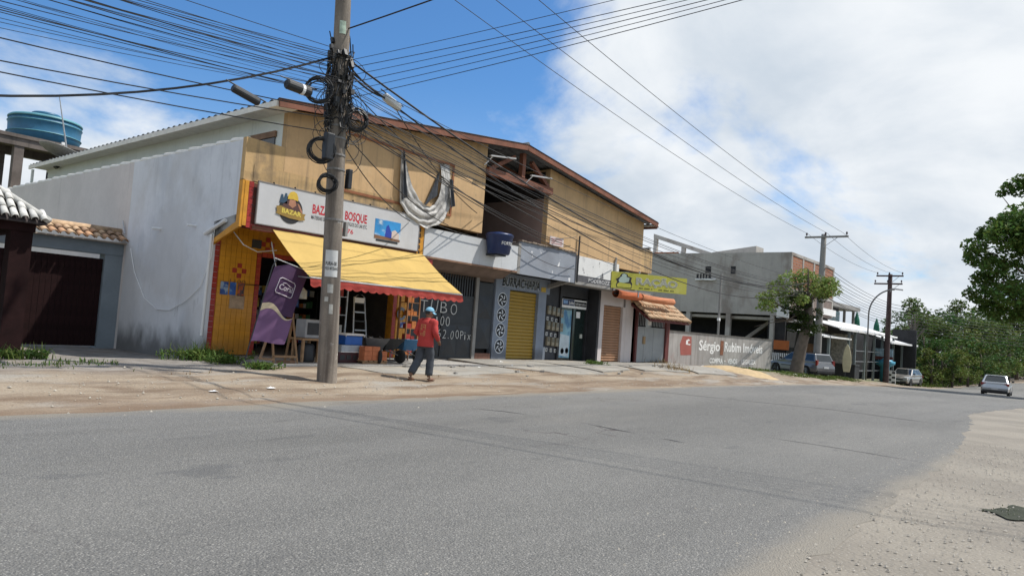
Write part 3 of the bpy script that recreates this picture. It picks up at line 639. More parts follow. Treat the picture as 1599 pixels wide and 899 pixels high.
# ------------------------------------------------------------------ signs, awning
S = thing('shop_sign', 'long white bazaar sign with red lettering and round builder emblem', 'sign', (11.7, FY-.08, 3.58))
signw = M('sign_white_vinyl', (.54, .545, .56), .5, .05, .7, .03, streak=((.34, .33, .31), .55, .8, .4), patches=[((.42, .42, .42), .6, .5, .7, .4, (1, 1, 1))])
MB().box(9.12, 14.38, FY-.10, FY-.062, 3.60, 4.60).build('sign_board', signw, S)
mb = MB().box(9.10, 14.40, FY-.11, FY-.058, 4.601, 4.625).box(9.10, 14.40, FY-.11, FY-.058, 3.575, 3.599).box(9.095, 9.119, FY-.11, FY-.058, 3.6, 4.6).box(14.381, 14.405, FY-.11, FY-.058, 3.6, 4.6)
mb.build('sign_frame', M('sign_edge', (.22, .2, .19), .6), S)
mb = MB()
for z in (3.8, 4.0, 4.2, 4.4): mb.beam((9.1, FY-.06, z), (8.98, FY-.04, z+.02), .012, .012)
for i in range(9): mb.box(9.5+i*.6, 9.52+i*.6, FY-.115, FY-.06, 4.62, 4.66)
mb.build('sign_hook', blackmetal, S)
SY = FY-.10
redl = M('sign_red', (.50, .015, .03), .5); blkl = M('sign_black', (.02, .02, .022), .5)
text('BAZAR DO BOSQUE', redl, S, (10.66, SY, 4.10), X_, Z_, .235, 1.77, bold=.025)
text('MATERIAIS DE CONSTRUÇÃO E ARTIGOS DO LAR ETC.', blkl, S, (10.64, SY, 3.945), X_, Z_, .10, 1.82, bold=.008)
text('-4676', redl, S, (11.50, SY, 3.745), X_, Z_, .12, .5, bold=.015)
E_ = MB().lathe((10.32, SY-.004, 4.06), [(.34, 0), (.34, -.004)], 30, 'y').build('emblem', blkl, S)
def flat(name, pts, mat, dy, parent): return MB().prism(pts, 'y', SY-dy, SY-dy+.002).build(name, mat, parent)
flat('emblem_tool', [(9.98, 4.2), (10.02, 4.42), (10.07, 4.41), (10.09, 4.3), (10.13, 4.46), (10.18, 4.45), (10.2, 4.2)], M('emblem_blue', (.03, .07, .12), .5), .012, E_)
flat('emblem_body', [(10.02, 4.02), (10.1, 4.2), (10.22, 4.3), (10.42, 4.3), (10.58, 4.2), (10.66, 4.0)], M('emblem_brown', (.10, .045, .04), .5), .012, E_)
flat('emblem_face', [(10.24, 4.18), (10.26, 4.32), (10.42, 4.33), (10.46, 4.2), (10.36, 4.12)], M('emblem_skin', (.42, .2, .12), .5), .015, E_)
flat('emblem_arm', [(10.48, 4.26), (10.54, 4.24), (10.66, 4.06), (10.62, 4.03)], M('emblem_skin', (.42, .2, .12), .5), .015, E_)
flat('emblem_helmet', [(10.2, 4.32), (10.21, 4.42), (10.27, 4.51), (10.36, 4.54), (10.45, 4.5), (10.5, 4.4), (10.5, 4.31), (10.35, 4.34)], M('emblem_yellow', (.62, .42, .05), .5), .018, E_)
flat('emblem_ribbon', [(9.9, 4.10), (9.93, 3.98), (9.9, 3.93), (10.02, 3.9), (10.3, 3.85), (10.62, 3.84), (10.74, 3.87), (10.71, 3.95), (10.75, 4.02), (10.6, 4.03), (10.3, 4.06), (10.02, 4.13)], M('emblem_gold', (.30, .19, .04), .5), .021, E_)
E_.location.x -= .29
text('BAZAR', M('emblem_yellow_text', (.70, .56, .10), .5), E_, (10.06, SY-.021, 3.965), V((1, 0, -.06)), Z_, .12, .56, bold=.03)
box('sign_picture', M('sign_picture_blue', (.03, .24, .55), .5, .25, 1.1, 0, patches=[((.55, .62, .66), 1.4, .52, .6, .9, (1, 1, 2.2)), ((.02, .05, .3), 2, .58, .63, .9, (1, 1, .8))]), S, 12.72, 13.66, SY-.006, SY-.001, 3.75, 4.30)
fl0 = flat
def flat(name, pts, mat, dy, parent): return fl0(name, [(12.72+(x-13.15)*1.382, z-.03) for x, z in pts], mat, dy, parent)
flat('picture_dock', [(13.15, 3.78), (13.83, 3.78), (13.83, 3.84), (13.15, 3.88)], M('picture_brown', (.2, .1, .05), .6), .009, S)
flat('picture_slide', [(13.42, 3.86), (13.45, 4.16), (13.5, 4.22), (13.62, 3.95), (13.62, 3.84)], M('picture_blue', (.02, .05, .36), .5), .009, S)
flat('picture_figure', [(13.6, 3.85), (13.6, 4.05), (13.68, 4.1), (13.8, 4.0), (13.8, 3.84)], M('picture_pale', (.6, .5, .45), .5), .011, S)
flat('sign_label', [(13.2, 3.71), (13.78, 3.71), (13.78, 3.765), (13.2, 3.765)], blkl, .006, S)
P2 = thing('fascia_board', 'plain off-white fascia board with a blue water tank hanging in front', 'sign', (16.9, FY, 3.5))
for x0, x1 in ((14.68, 17.2), (17.205, 18.3), (18.305, 19.14)):
    MB().box(x0, x1, FY-.045, FY, 3.50, 4.36+.0*x0).build('board_panel', M('off_white_board', (.54, .555, .57), .6, .05, .8, .03, streak=((.45, .45, .44), .6, .8, .3)), P2)
MB().box(14.68, 19.14, FY-.07, FY+.0, 3.44, 3.497).build('board_trim', M('brown_trim', (.23, .13, .08), .8, .25, 4), P2)
T = thing('water_tank', 'small dark blue water tank with white lettering hung on the white fascia', 'water tank', (17.75, 15.45, 3.92))
tankb = M('dark_blue_plastic', (.012, .03, .11), .4, .12, 3, .03)
TX, TY = 17.72, 15.42
MB().lathe((TX, TY, 0), [(.0, 3.9), (.34, 3.9), (.37, 3.93), (.455, 4.48), (.47, 4.50), (.47, 4.54), (.42, 4.58), (.1, 4.64), (0, 4.645)], 32).build('tank_shell', tankb, T, smooth=True)
MB().box(TX-.25, TX+.25, 15.3, FY-.046, 3.85, 3.895).build('tank_shelf', blackmetal, T)
def tw(u, v):
    a = -2.22+u/.44; z = 4.2+v; r = .37+(.085)*(z-3.93)/.55+.004
    return (TX+r*math.cos(a), TY+r*math.sin(a), z)
text('FORTLEV', whitepaint, T, (0, 0, 0), X_, Z_, .105, .6, bold=.02, warp=tw)
A = thing('awning', 'yellow sloping cloth awning with a scalloped red edge over the bazaar', 'awning', (12.1, 15.75, 3.5))
canv = M('yellow_canvas', (.62, .425, .13), .85, .07, .8, .03, bump=.35, bscale=5, trans=.22, patches=[((.40, .27, .08), 1.1, .52, .75, .5, (1, 1, 1)), ((.36, .25, .09), .8, .55, .7, .4, (3, 1, .4))])
AX0, AX1 = 9.6, 14.66
def aw(u, v):
    x = lerp(AX0, AX1, u); sag = .055*math.sin(math.pi*v)+.018*math.sin(u*31)*v+.012*mnoise.noise(V((u*9, v*3, 0)))
    return (x, lerp(15.74, 14.0, v), lerp(3.52, 2.36, v)-sag)
MB().grid(aw, 40, 12).build('canopy', canv, A, smooth=True)
redc = M('red_canvas', (.52, .075, .055), .85, .1, 2, .03, trans=.25)
def val(u, v):
    x = lerp(AX0, AX1, u); return (x, 13.995-.035*v+.02*math.sin(u*80)*v, 2.345-(.17+.045*abs(math.sin(u*math.pi*21)))*v)
MB().grid(val, 168, 3).build('valance', redc, A, smooth=True)
MB().tube([(AX0, 14.0, 2.35), (AX1, 14.0, 2.35)], .022, 6).build('front_bar', steel, A)
for x in (AX0+.03, AX1-.03): MB().tube([(x, 14.0, 2.34), (x, 15.4, 2.42), (x, 15.78, 3.2)], .018, 6).build('arm', steel, A)
# yellow-green ração sign, turned out to the road
R = thing('feed_shop_sign', 'yellow-green sign board reading RAÇÃO turned towards the road', 'sign', (27, 15, 3.4))
a0, a1 = at_y(954, 449, 15.75), at_y(1071.5, 460.5, 13.95); a1.z = a0.z+.02; ux = (a1-a0); RL = ux.length; ux.normalize(); un = ux.cross(Z_)
lime = M('lime_sign_sheet', (.47, .45, .06), .55, .08, .8, .04, streak=((.28, .26, .06), .55, .8, .5), patches=[((.56, .53, .2), 1.0, .52, .7, .5, (1, 1, 1))])
def rb(name, u0, u1, z0, z1, d0, d1, mat, par=R):
    vs = [a0+ux*u+un*d+Z_*z for z in (z0, z1) for u, d in ((u0, d0), (u1, d0), (u1, d1), (u0, d1))]
    return MB().add(vs, [(0, 3, 2, 1), (4, 5, 6, 7), (0, 1, 5, 4), (1, 2, 6, 5), (2, 3, 7, 6), (3, 0, 4, 7)]).build(name, mat, par)
RH = .69
rb('sign_board', 0, RL, 0, RH, -.05, 0, lime)
for n_, c_, bo, li in (('lettering', M('pale_outline', (.62, .62, .40), .5), .06, .004), ('lettering', M('sign_grey_letters', (.36, .36, .30), .5), .022, .009)):
    text('RAÇÃO', c_, R, a0+ux*RL*.315+Z_*.245, ux, Z_, .285, RL*.56, lift=li, bold=bo)
def rp(name, pts, mat, d): 
    vs = [a0+ux*(u*RL)+Z_*(z*RH)+un*d for u, z in pts]; n = len(vs); vs2 = [v+un*.002 for v in vs]
    tr = tessellate_polygon([[V((u*5, z, 0)) for u, z in pts]])
    return MB().add(vs+vs2, [tuple(t) for t in tr]+[tuple(i+n for i in t) for t in tr]+[(i, (i+1) % n, (i+1) % n+n, i+n) for i in range(n)]).build(name, mat, R)
rp('printed_bag', [(.07, .06), (.06, .25), (.075, .4), (.055, .55), (.1, .7), (.12, .9), (.16, .97), (.2, .9), (.21, .78), (.26, .72), (.25, .5), (.27, .35), (.26, .05)], blkl, .002)
rp('printed_bag_face', [(.078, .09), (.07, .25), (.1, .36), (.24, .34), (.258, .25), (.25, .09)], lime, .006)
rp('printed_dog', [(.09, .5), (.11, .68), (.13, .75), (.13, .86), (.16, .93), (.19, .86), (.19, .74), (.23, .68), (.22, .45), (.16, .36), (.1, .38)], M('print_pale_green', (.38, .48, .42), .5), .006)
for u0, u1, z in ((.36, .54, .1), (.62, .83, .1), (.1, .23, .2), (.13, .2, .12)):
    k = int((u1-u0)*60)
    for i in range(k):
        if i % 5 != 3: rp('small_print', [(lerp(u0, u1, i/k), z), (lerp(u0, u1, (i+.7)/k), z), (lerp(u0, u1, (i+.7)/k), z+.06), (lerp(u0, u1, i/k), z+.06)], blkl, .003)
rb('sign_strut', .15, .2, -.1, RH+.4, -.11, -.06, steel); rb('sign_strut', 1.35, 1.4, -.3, RH+.12, -.11, -.06, steel)
# rolled-up orange blinds under it
for x0, x1, r, lab in ((25.75, 27.75, .17, 'rolled-up terracotta orange blind under the left half of the yellow-green sign'), (27.85, 30.9, .155, 'longer faded terracotta roll above the little tiled roof')):
    t_ = thing('rolled_blind', lab, 'blind', ((x0+x1)/2, 15.75, 3.2), 'rolled-up blinds over the last shop')
    rollm = M('terracotta_canvas' if r > .16 else 'faded_terracotta_canvas', (.44, .115, .04) if r > .16 else (.50, .19, .09), .85, .12, 2, .05)
    mb = MB().grid(lambda u, v: (lerp(x0, x1, u), 15.75+(r+.012*math.sin(u*9+v*20))*math.cos(v*2*math.pi), 3.27+r*math.sin(v*2*math.pi)-.03*math.sin(u*3)), 30, 24)
    mb.build('roll', rollm, t_, smooth=True); MB().tube([(x0-.12, 15.75, 3.27), (x1+.05, 15.75, 3.25)], .04, 6).build('core_bar', blackmetal, t_)
# ------------------------------------------------------------------ left yard: gate, carport, tank stand
def half_tile(L, r0, r1, th=.014, n=7, up_=True):
    """clay barrel tile lying along +Y from 0 to L, crown up"""
    mb = MB(); vs = []
    for y, r in ((0, r0), (L, r1)):
        for rr in (r, r-th):
            vs += [(rr*math.cos(math.pi*k/(n-1)), y, (rr*math.sin(math.pi*k/(n-1)))*(1 if up_ else -1)) for k in range(n)]
    fs = []
    for k in range(n-1):
        fs += [(k, k+1, 2*n+k+1, 2*n+k), (n+k, 3*n+k, 3*n+k+1, n+k+1), (k, n+k, n+k+1, k+1), (2*n+k, 2*n+k+1, 3*n+k+1, 3*n+k)]
    fs += [(0, 2*n, 3*n, n), (n-1, 2*n-1, 4*n-1, 3*n-1)]
    return mb.add(vs, fs)
def tiled_slope(parent, base, nx_, ny_, dx, dy, slope, mats, keep=None, jit=.02, r=.085, name='roof_tile'):
    """rows of barrel tiles rising along +Y from base; shares one mesh per material"""
    L = dy*1.22; protos = []
    for m in mats:
        p = half_tile(L, r, r*.82).build(name, m, None, smooth=True); protos.append(p)
    used = set(); a = math.atan(slope)
    for j in range(ny_):
        for i in range(nx_):
            if keep and not keep(i, j): continue
            k = random.randrange(len(mats)); p = protos[k]
            o = p if k not in used else p.copy()
            if k in used: COL.objects.link(o)
            used.add(k); o.parent = parent
            o.location = V((base[0]+i*dx+random.uniform(-jit, jit)*.5, base[1]+j*dy*math.cos(a)+random.uniform(-jit, jit), base[2]+j*dy*math.sin(a)+.03+random.uniform(0, .012)))-ROOTLOC[parent.name]
            o.rotation_euler = (a-.05+random.uniform(-.02, .02), 0, random.uniform(-.03, .03))
    for k, p in enumerate(protos):
        if k not in used: bpy.data.objects.remove(p)
clay = [M('clay_tile_%s' % n_, c_, .9, .2, 7, .12, patches=[((.09, .07, .055), 5, .58, .72, .6, (1, 1, 1))]) for n_, c_ in (('sandy', (.50, .35, .22)), ('orange', (.46, .27, .155)), ('dark', (.33, .215, .14)))]
G = thing('gate_wall', 'grey wall with a clay tile coping above the dark garage gate', 'wall', (6, 22.3, .1))
gw = M('slate_grey_render', (.20, .235, .26), .9, .08, 1.2, .05)
MB().box(8.27, 8.748, 22.15, 22.55, 0, 2.798).build('pillar', gw, G); MB().box(2.5, 8.748, 22.13, 22.57, 2.80, 3.13).build('lintel', gw, G)
box('bedding', M('mortar', (.35, .30, .25), .95), G, 2.5, 8.748, 21.95, 22.55, 3.132, 3.17)
tiled_slope(G, (3.0, 21.8, 3.16), 26, 2, .225, .36, .42, clay[:2]+[clay[2]], r=.10)
MB().tube([(2.6, 22.46, 3.53), (8.75, 22.46, 3.51)], .11, 8).build('ridge_roll', clay[0], G, smooth=True)
Gt = thing('garage_gate', 'dark maroon double gate of vertical boards', 'gate', (5.5, 22.3, .15))
bd = MB().box(-.066, .066, -.02, .02, 0, 2.5).build('board', darkwood); bd.parent = Gt
for i in range(38):
    c = bd if i == 0 else bd.copy()
    if i: COL.objects.link(c)
    c.location = V((8.19-i*.14, 22.25+.004*(i % 2), .16))-ROOTLOC[Gt.name]
MB().box(2.6, 8.26, 22.272, 22.32, .3, .45).box(2.6, 8.26, 22.272, 22.32, 2.3, 2.45).build('gate_rail', darkwood, Gt)
MB().box(5.85, 5.98, 22.20, 22.225, .16, 2.66).build('meeting_stile', darkwood, Gt)
Cp = thing('carport', 'carport with pale grey hipped tile roof on a thick dark post', 'carport', (4.7, 17, .25))
MB().box(4.54, 4.92, 16.95, 17.3, .1, 2.78).build('post', darkwood, Cp); MB().box(-.2, .15, 16.95, 17.3, .1, 2.78).build('post', darkwood, Cp)
MB().box(-4, 4.95, 16.92, 17.1, 2.78, 2.96).box(4.75, 4.94, 17.1, 20.4, 2.78, 2.96).build('eaves_beam', darkwood, Cp)
ex, ey, ez, rise, run = 5.1, 16.75, 2.98, 1.5, 1.9
deck = M('roof_deck', (.05, .04, .04), .9)
MB().add([(-4, ey, ez), (ex, ey, ez), (ex-run, ey+run, ez+rise), (-4, ey+run, ez+rise), (ex, ey+2*run, ez), (-4, ey+2*run, ez), (-4, ey, ez-.03), (ex, ey, ez-.03), (ex, ey+2*run, ez-.03), (-4, ey+2*run, ez-.03)],
         [(0, 1, 2, 3), (1, 4, 2), (3, 2, 4, 5), (6, 9, 8, 7), (0, 6, 7, 1), (1, 7, 8, 4), (4, 8, 9, 5), (5, 9, 6, 0, 3)]).build('roof_deck', deck, Cp)
pt = [M('pale_tile_%s' % n_, c_, .9, .15, 6, .12, patches=[((.16, .16, .15), 4, .55, .7, .5, (1, 1, 1))]) for n_, c_ in (('light', (.62, .61, .575)), ('mid', (.50, .495, .47)))]
tiled_slope(Cp, (.6, ey-.06, ez+.005), 27, 8, .17, .30, rise/run, pt, r=.075, keep=lambda i, j: .6+i*.17 < ex-.05-j*.30*math.cos(math.atan(rise/run)))
MB().tube([(ex+.02, ey-.02, ez+.06), (ex-run, ey+run, ez+rise+.08)], .07, 8).tube([(ex-run, ey+run, ez+rise+.08), (-4, ey+run, ez+rise+.08)], .07, 8).build('hip_roll', pt[1], Cp, smooth=True)
# concrete stand with the big blue tank
st = M('weathered_concrete_frame', (.15, .125, .11), .95, .25, 1.5, .12, streak=((.05, .045, .04), .5, .75, .6))
TY0 = 35.0
ta, tb = at_y(28, 208, TY0), at_y(120, 232, TY0); tz = at_y(75, 226, TY0).z
tcx = at_y(76, 215, TY0).x
Sd = thing('tank_stand', 'tall weathered concrete stand under the round blue tank', 'tank stand', (tcx, TY0+.6, .2))
for dx, dy in ((-1.25, -.9), (1.4, -.9), (-1.25, 1.6), (1.4, 1.6)): box('column', st, Sd, tcx+dx-.17, tcx+dx+.17, TY0+dy, TY0+dy+.34, 0, tz-.42)
MB().box(tcx-2.6, tcx+1.75, TY0-1.0, TY0+2.1, tz-.14, tz).build('slab', st, Sd)
MB().box(tcx-2.5, tcx+1.7, TY0-.94, TY0-.6, tz-.46, tz-.142).build('edge_beam', st, Sd)
box('edge_beam', st, Sd, tcx-2.5, tcx+1.7, TY0+1.6, TY0+1.94, tz-.46, tz-.142)
box('column', st, Sd, tcx-2.45, tcx-2.1, TY0+1.6, TY0+1.94, 0, tz-.47)
BT = thing('round_tank', 'large round teal-blue water tank on the concrete stand', 'water tank', (tcx, TY0+.55, tz))
bp = M('teal_blue_plastic', (.018, .12, .22), .45, .12, 2, .03); bl = M('pale_teal_plastic', (.10, .28, .33), .5, .12, 2)
MB().lathe((tcx, TY0+.55, tz), [(1.2, .003), (1.3, .06), (1.34, .3), (1.36, .36), (1.36, .40), (1.34, .44), (1.36, .8), (1.38, .83), (1.38, .88), (1.35, .92), (1.35, 1.0)], 40).build('tank_wall', bp, BT, smooth=True)
MB().lathe((tcx, TY0+.55, tz), [(1.385, 1.0), (1.39, 1.05), (1.32, 1.12), (.7, 1.24), (.55, 1.25)], 40).build('tank_lid', bl, BT, smooth=True)
MB().lathe((tcx, TY0+.55, tz), [(.55, 1.24), (.56, 1.36), (.5, 1.40), (0, 1.42)], 24).build('hatch', bp, BT, smooth=True)
mb = MB()
for z in (.38, .855): mb.tube([(tcx+1.375*math.cos(a), TY0+.55+1.375*math.sin(a), tz+z) for a in (k*2*math.pi/40 for k in range(40))], .022, 5, closed=True)
mb.build('tank_rib', bl, BT)
DA = thing('dish_antenna', 'grey mesh dish antenna lying on the rear roof edge', 'antenna', tuple(at_y(95, 240, 31.5)))
dc = at_y(95, 238, 31.5)
tilt = Matrix.Rotation(math.radians(14), 3, 'Y')
mb = MB().lathe((0, 0, 0), [(.0, -.16), (.35, -.12), (.6, -.03), (.78, .07), (.78, .09), (.6, -.01), (.35, -.1), (0, -.14)], 26); mb.v = [tuple(dc+tilt @ V(p)) for p in mb.v]
mb.build('dish', M('grey_mesh', (.24, .23, .21), .6, .2, 12, .1), DA, smooth=True)
mb = MB().tube([dc+V((0, 0, -.14)), dc+V((.1, .1, -.9))], .04, 6); mb.build('dish_mast', steel, DA)
MB().obox(dc+V((.05, -.02, .35)), .12, .1, .1).tube([dc+tilt@V((.7, 0, .06)), dc+V((.05, 0, .33))], .012, 5).tube([dc+tilt@V((-.5, .5, .03)), dc+V((.05, 0, .33))], .012, 5).build('feed_horn', whitepaint, DA)
ma = thing('aerial_mast', 'thin slanting aerial rod in front of the round blue tank', 'antenna', tuple(at_y(109, 232, 31.2)))
MB().tube([at_y(109, 234, 31.2)-V((0, 0, .5)), at_y(93, 152, 31.2)], [.035, .018], 6).build('rod', steel, ma)
for px, py in ((401, 171), (253, 215), (181, 233), (92, 259)):
    p = at_x(px, py, 9.74); q = tag(MB().obox(p+V((-.06, 0, -.02)), .12, .26, .2, Matrix.Rotation(.5, 3, 'Y')).beam(p, p+V((.06, 0, .1)), .03, .03).build('flood_light', blackmetal), 'small dark floodlight on the white upper side wall under the eaves', 'light', 'floodlights on the white side wall')
# ------------------------------------------------------------------ lot gate with small tiled roof, painted lot wall
LG = thing('lot_gate', 'grey sheet-metal gate under a small clay tiled roof', 'gate', (30.4, 16.5, .3))
mar = M('maroon_post', (.11, .025, .022), .7, .2, 3)
box('gate_post', mar, LG, 28.82, 28.98, 16.42, 16.6, .2, 2.75); box('gate_post', mar, LG, 31.75, 32.1, 16.42, 16.62, .2, 2.6)
shm = M('galvanised_sheet', (.30, .315, .32), .55, .1, 1.2, .05, metal=.3, streak=((.2, .18, .17), .6, .8, .4))
for x0, x1 in ((28.99, 29.72), (29.74, 30.6), (30.62, 31.74)): box('sheet_panel', shm, LG, x0, x1, 16.5, 16.53, .36, 2.0)
mb = MB()
for i in range(18): mb.box(29.0+i*.155, 29.02+i*.155, 16.5, 16.52, 2.05, 2.6)
mb.build('top_bar', steel, LG, kind='stuff'); box('lock_box', M('rust_lock', (.30, .2, .1), .8), LG, 29.6, 29.8, 16.45, 16.499, 1.2, 1.55)
box('notice', whitepaint, LG, 30.0, 30.3, 16.47, 16.495, 2.1, 2.5)
TR = thing('tiled_gate_roof', 'little sloping roof of sandy clay tiles over the grey gate', 'roof', (30.3, 16.0, 2.4))
sl_ = .8/.95
MB().add([(28.35, 15.5, 2.3), (32.3, 15.5, 2.3), (32.3, 16.5, 3.06), (28.35, 16.5, 3.06), (28.35, 15.5, 2.24), (32.3, 15.5, 2.24), (32.3, 16.55, 2.95), (28.35, 16.55, 2.95)], [(0, 1, 2, 3), (4, 7, 6, 5), (0, 4, 5, 1), (1, 5, 6, 2), (2, 6, 7, 3), (3, 7, 4, 0)]).build('roof_board', mar, TR)
tiled_slope(TR, (28.42, 15.42, 2.32), 17, 4, .235, .31, .76, clay[:1]*3+clay[1:2], r=.11, jit=.03)
MB().tube([(28.3, 16.52, 3.12), (32.35, 16.52, 3.12)], .09, 8).tube([(32.33, 15.45, 2.36), (32.33, 16.5, 3.14)], .07, 8).build('ridge_roll', clay[1], TR, smooth=True)
LW = thing('lot_wall', 'weathered grey lot wall painted with a property advert in white letters', 'wall', (37, 16, .2))
wa, wb = V((32.15, 16.55, 0)), V((42.3, 15.0, 0)); wu = (wb-wa); WL = wu.length; wu.normalize(); wn_ = wu.cross(Z_)
lwm = M('weathered_wall_paint', (.36, .34, .32), .95, .1, .8, .08, bump=.25, bscale=14, streak=((.17, .155, .145), .45, .72, .75), patches=[((.50, .48, .46), .9, .55, .7, .5, (1, 1, .5)), ((.36, .2, .17), .8, .58, .7, .35, (1, 1, 1))])
def wz(u): return lerp(1.93, 1.90, u/WL)
def wbot(u): return lerp(.1, -.3, u/WL)
def wbx(u0, u1, z0a, z0b, z1a, z1b, d0, d1, nm, mat):
    vs = [wa+wu*u+wn_*d+Z_*z for u, za, zb in ((u0, z0a, z1a), (u1, z0b, z1b)) for d, z in ((d0, za), (d1, za), (d1, zb), (d0, zb))]
    return MB().add(vs, [(0, 1, 2, 3), (7, 6, 5, 4), (0, 4, 5, 1), (1, 5, 6, 2), (2, 6, 7, 3), (3, 7, 4, 0)]).build(nm, mat, LW)
wbx(0, WL, wbot(0), wbot(WL), 1.90, 1.86, -.15, 0, 'wall_panel', lwm)
wbx(-.02, WL+.04, 1.901, 1.861, 1.95, 1.91, -.18, .03, 'coping', M('dark_coping', (.13, .12, .11), .95, .3, 4))
wlet = M('worn_white_letters', (.80, .79, .77), .9, .08, 3, .05, patches=[((.45, .43, .41), 4, .62, .74, .6, (1, 1, 1))])
for s_, u0, ww in (('Sérgio', .27, .192), ('Rubim', .506, .163), ('Imóveis', .692, .205)): text(s_, wlet, LW, wa+wu*(WL*u0)+Z_*1.06, wu, Z_, .53, WL*ww, lift=.006, bold=.022)
for s_, u0, ww in (('COMPRA', .372, .124), ('·', .51, .012), ('VENDE', .542, .096), ('LEGALIZA', .682, .148)): text(s_, wlet, LW, wa+wu*(WL*u0)+Z_*.41, wu, Z_, .27, WL*ww, lift=.006, bold=.03)
rdl = M('faded_red_logo', (.34, .105, .085), .9, .1, 2, .05)
def wpl(nm, pts, mat, d):
    vs = [wa+wu*(u*WL)+Z_*z+wn_*d for u, z in pts]; n = len(vs); tr = tessellate_polygon([[V((u*8, z, 0)) for u, z in pts]])
    return MB().add(vs+[v+wn_*.002 for v in vs], [tuple(t) for t in tr]+[tuple(i+n for i in t) for t in tr]+[(i, (i+1) % n, (i+1) % n+n, i+n) for i in range(n)]).build(nm, mat, LW)
wpl('painted_logo', [(.115, .75), (.105, 1.3), (.125, 1.72), (.2, 1.72), (.205, 1.0), (.205, .78), (.15, .75)], rdl, .003)
wpl('painted_logo_mark', [(.155, 1.3), (.155, 1.5), (.175, 1.58), (.19, 1.52), (.172, 1.48), (.172, 1.35), (.195, 1.33), (.19, 1.27)], wlet, .007)
wbx(WL*.466, WL*.495, .85, .85, 1.62, 1.62, .001, .012, 'exposed_brick', M('raw_brick_patch', (.22, .09, .05), .95, .3, 8))
# thin grey service pole behind it
pb_ = at_y(1121, 525, 17.3)
sp_ = thing('service_pole', 'thin grey service pole behind the painted lot wall', 'pole', (pb_.x, 17.3, .2))
MB().tube([(pb_.x, 17.3, .1), (pb_.x, 17.3, 5.55)], .07, 8).build('pole_shaft', conc, sp_); MB().obox((pb_.x-.12, 17.25, 2.85), .2, .12, .16).build('meter_cap', whitepaint, sp_)
# ------------------------------------------------------------------ raw concrete building
K = thing('concrete_building', 'unfinished two-storey concrete building with exposed brick upper front', 'building', (54, 20, 0))
KX, KY, KT = 49.5, 16.5, 8.03
kc = M('grey_cement_render', (.42, .40, .37), .95, .1, .5, .06, bump=.15, bscale=10, streak=((.15, .14, .13), .52, .8, .35), patches=[((.20, .16, .135), .5, .5, .66, .65, (1, 1, .6)), ((.38, .36, .33), .3, .5, .62, .5, (1, 1, 1))])
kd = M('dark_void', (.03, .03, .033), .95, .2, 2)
def sideY(px): return at_x(px, 480, KX).y
MB().box(KX, KX+.25, KY+.285, 41, 3.64, KT-.202).build('side_wall', kc, K)
for a, b in ((1203, 1209), (1134, 1141), (1072, 1078), (1010, 1016)):
    y1, y0 = sideY(a), sideY(b); box('column', kc, K, KX+.01, KX+.3, y0, y1, -.2, 3.638)
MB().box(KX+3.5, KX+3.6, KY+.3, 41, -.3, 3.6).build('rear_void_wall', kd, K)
MB().box(KX+.05, KX+.2, 17.95, 41, -.3, 1.4).build('infill_wall', M('infill_blocks', (.12, .11, .105), .95, .2, 2, .1), K)
MB().prism([(18.2, 3.5), (20.5, 1.7), (20.5, 1.4), (18.2, 3.2)], 'x', KX+1.5, KX+2.5).build('stair_flight', kc, K)
v0, v1 = at_x(1088, 428, KX), at_x(1110, 435, KX)
box('vent_window', kd, K, KX-.02, KX-.001, v1.y, v0.y, v1.z, v0.z+.02); box('vent_sill', whitepaint, K, KX-.12, KX-.003, v1.y-.4, v0.y+.05, v1.z-.12, v1.z-.003)
mb = MB()
for i in range(1, 5): y = lerp(v1.y, v0.y, i/5); mb.box(KX-.04, KX-.021, y-.04, y+.04, v1.z, v0.z+.02)
mb.build('vent_bar', kc, K)
h1 = at_x(1145, 421, KX); box('wall_hole', kd, K, KX-.012, KX-.001, h1.y-.18, h1.y+.18, h1.z-.3, h1.z+.25)
h1 = at_x(1106, 422, KX); box('wall_hole', kd, K, KX-.012, KX-.001, h1.y-.22, h1.y+.22, h1.z-.2, h1.z+.3)
bm_ = bpy.data.materials.new('raw_hollow_brick'); bm_.use_nodes = True; t_ = bm_.node_tree
bt = t_.nodes.new('ShaderNodeTexBrick'); tcx_ = t_.nodes.new('ShaderNodeTexCoord'); mp = t_.nodes.new('ShaderNodeMapping'); mp.inputs['Rotation'].default_value = (math.radians(90), 0, 0)
t_.links.new(tcx_.outputs['Object'], mp.inputs[0]); t_.links.new(mp.outputs[0], bt.inputs[0])
bt.inputs['Color1'].default_value = (.40, .15, .07, 1); bt.inputs['Color2'].default_value = (.29, .105, .05, 1); bt.inputs['Mortar'].default_value = (.24, .205, .175, 1)
bt.inputs['Scale'].default_value = 1; bt.inputs['Brick Width'].default_value = .32; bt.inputs['Row Height'].default_value = .2; bt.inputs['Mortar Size'].default_value = .02
t_.links.new(bt.outputs[0], t_.nodes['Principled BSDF'].inputs['Base Color']); t_.nodes['Principled BSDF'].inputs['Roughness'].default_value = .95
MB().box(KX+.3, 59.6, KY+.03, KY+.25, 5.55, KT-.22).build('brick_infill', bm_, K)
for x in (KX, 51.9, 54.4, 56.9, 59.35): box('column', kc, K, x, x+.3, KY, KY+.28, 4.0, KT-.2)
MB().box(KX-.003, KX+.26, KY+.3, 41, KT-.2, KT-.004).box(KX, 59.65, KY-.01, KY+.3, KT-.198, KT).box(KX+.3, 59.65, KY-.01, KY+.3, 5.3, 5.548).build('ring_beam', kc, K)
MB().box(KX+.3, 59.6, KY+.02, KY+.25, 4.0, 5.298).build('block_wall', M('brown_grey_blocks', (.20, .155, .135), .95, .12, 1.2, .1), K)
MB().box(56.0, 60.2, KY-.1, KY-.012, 4.2, 4.68).build('white_band', whitepaint, K)
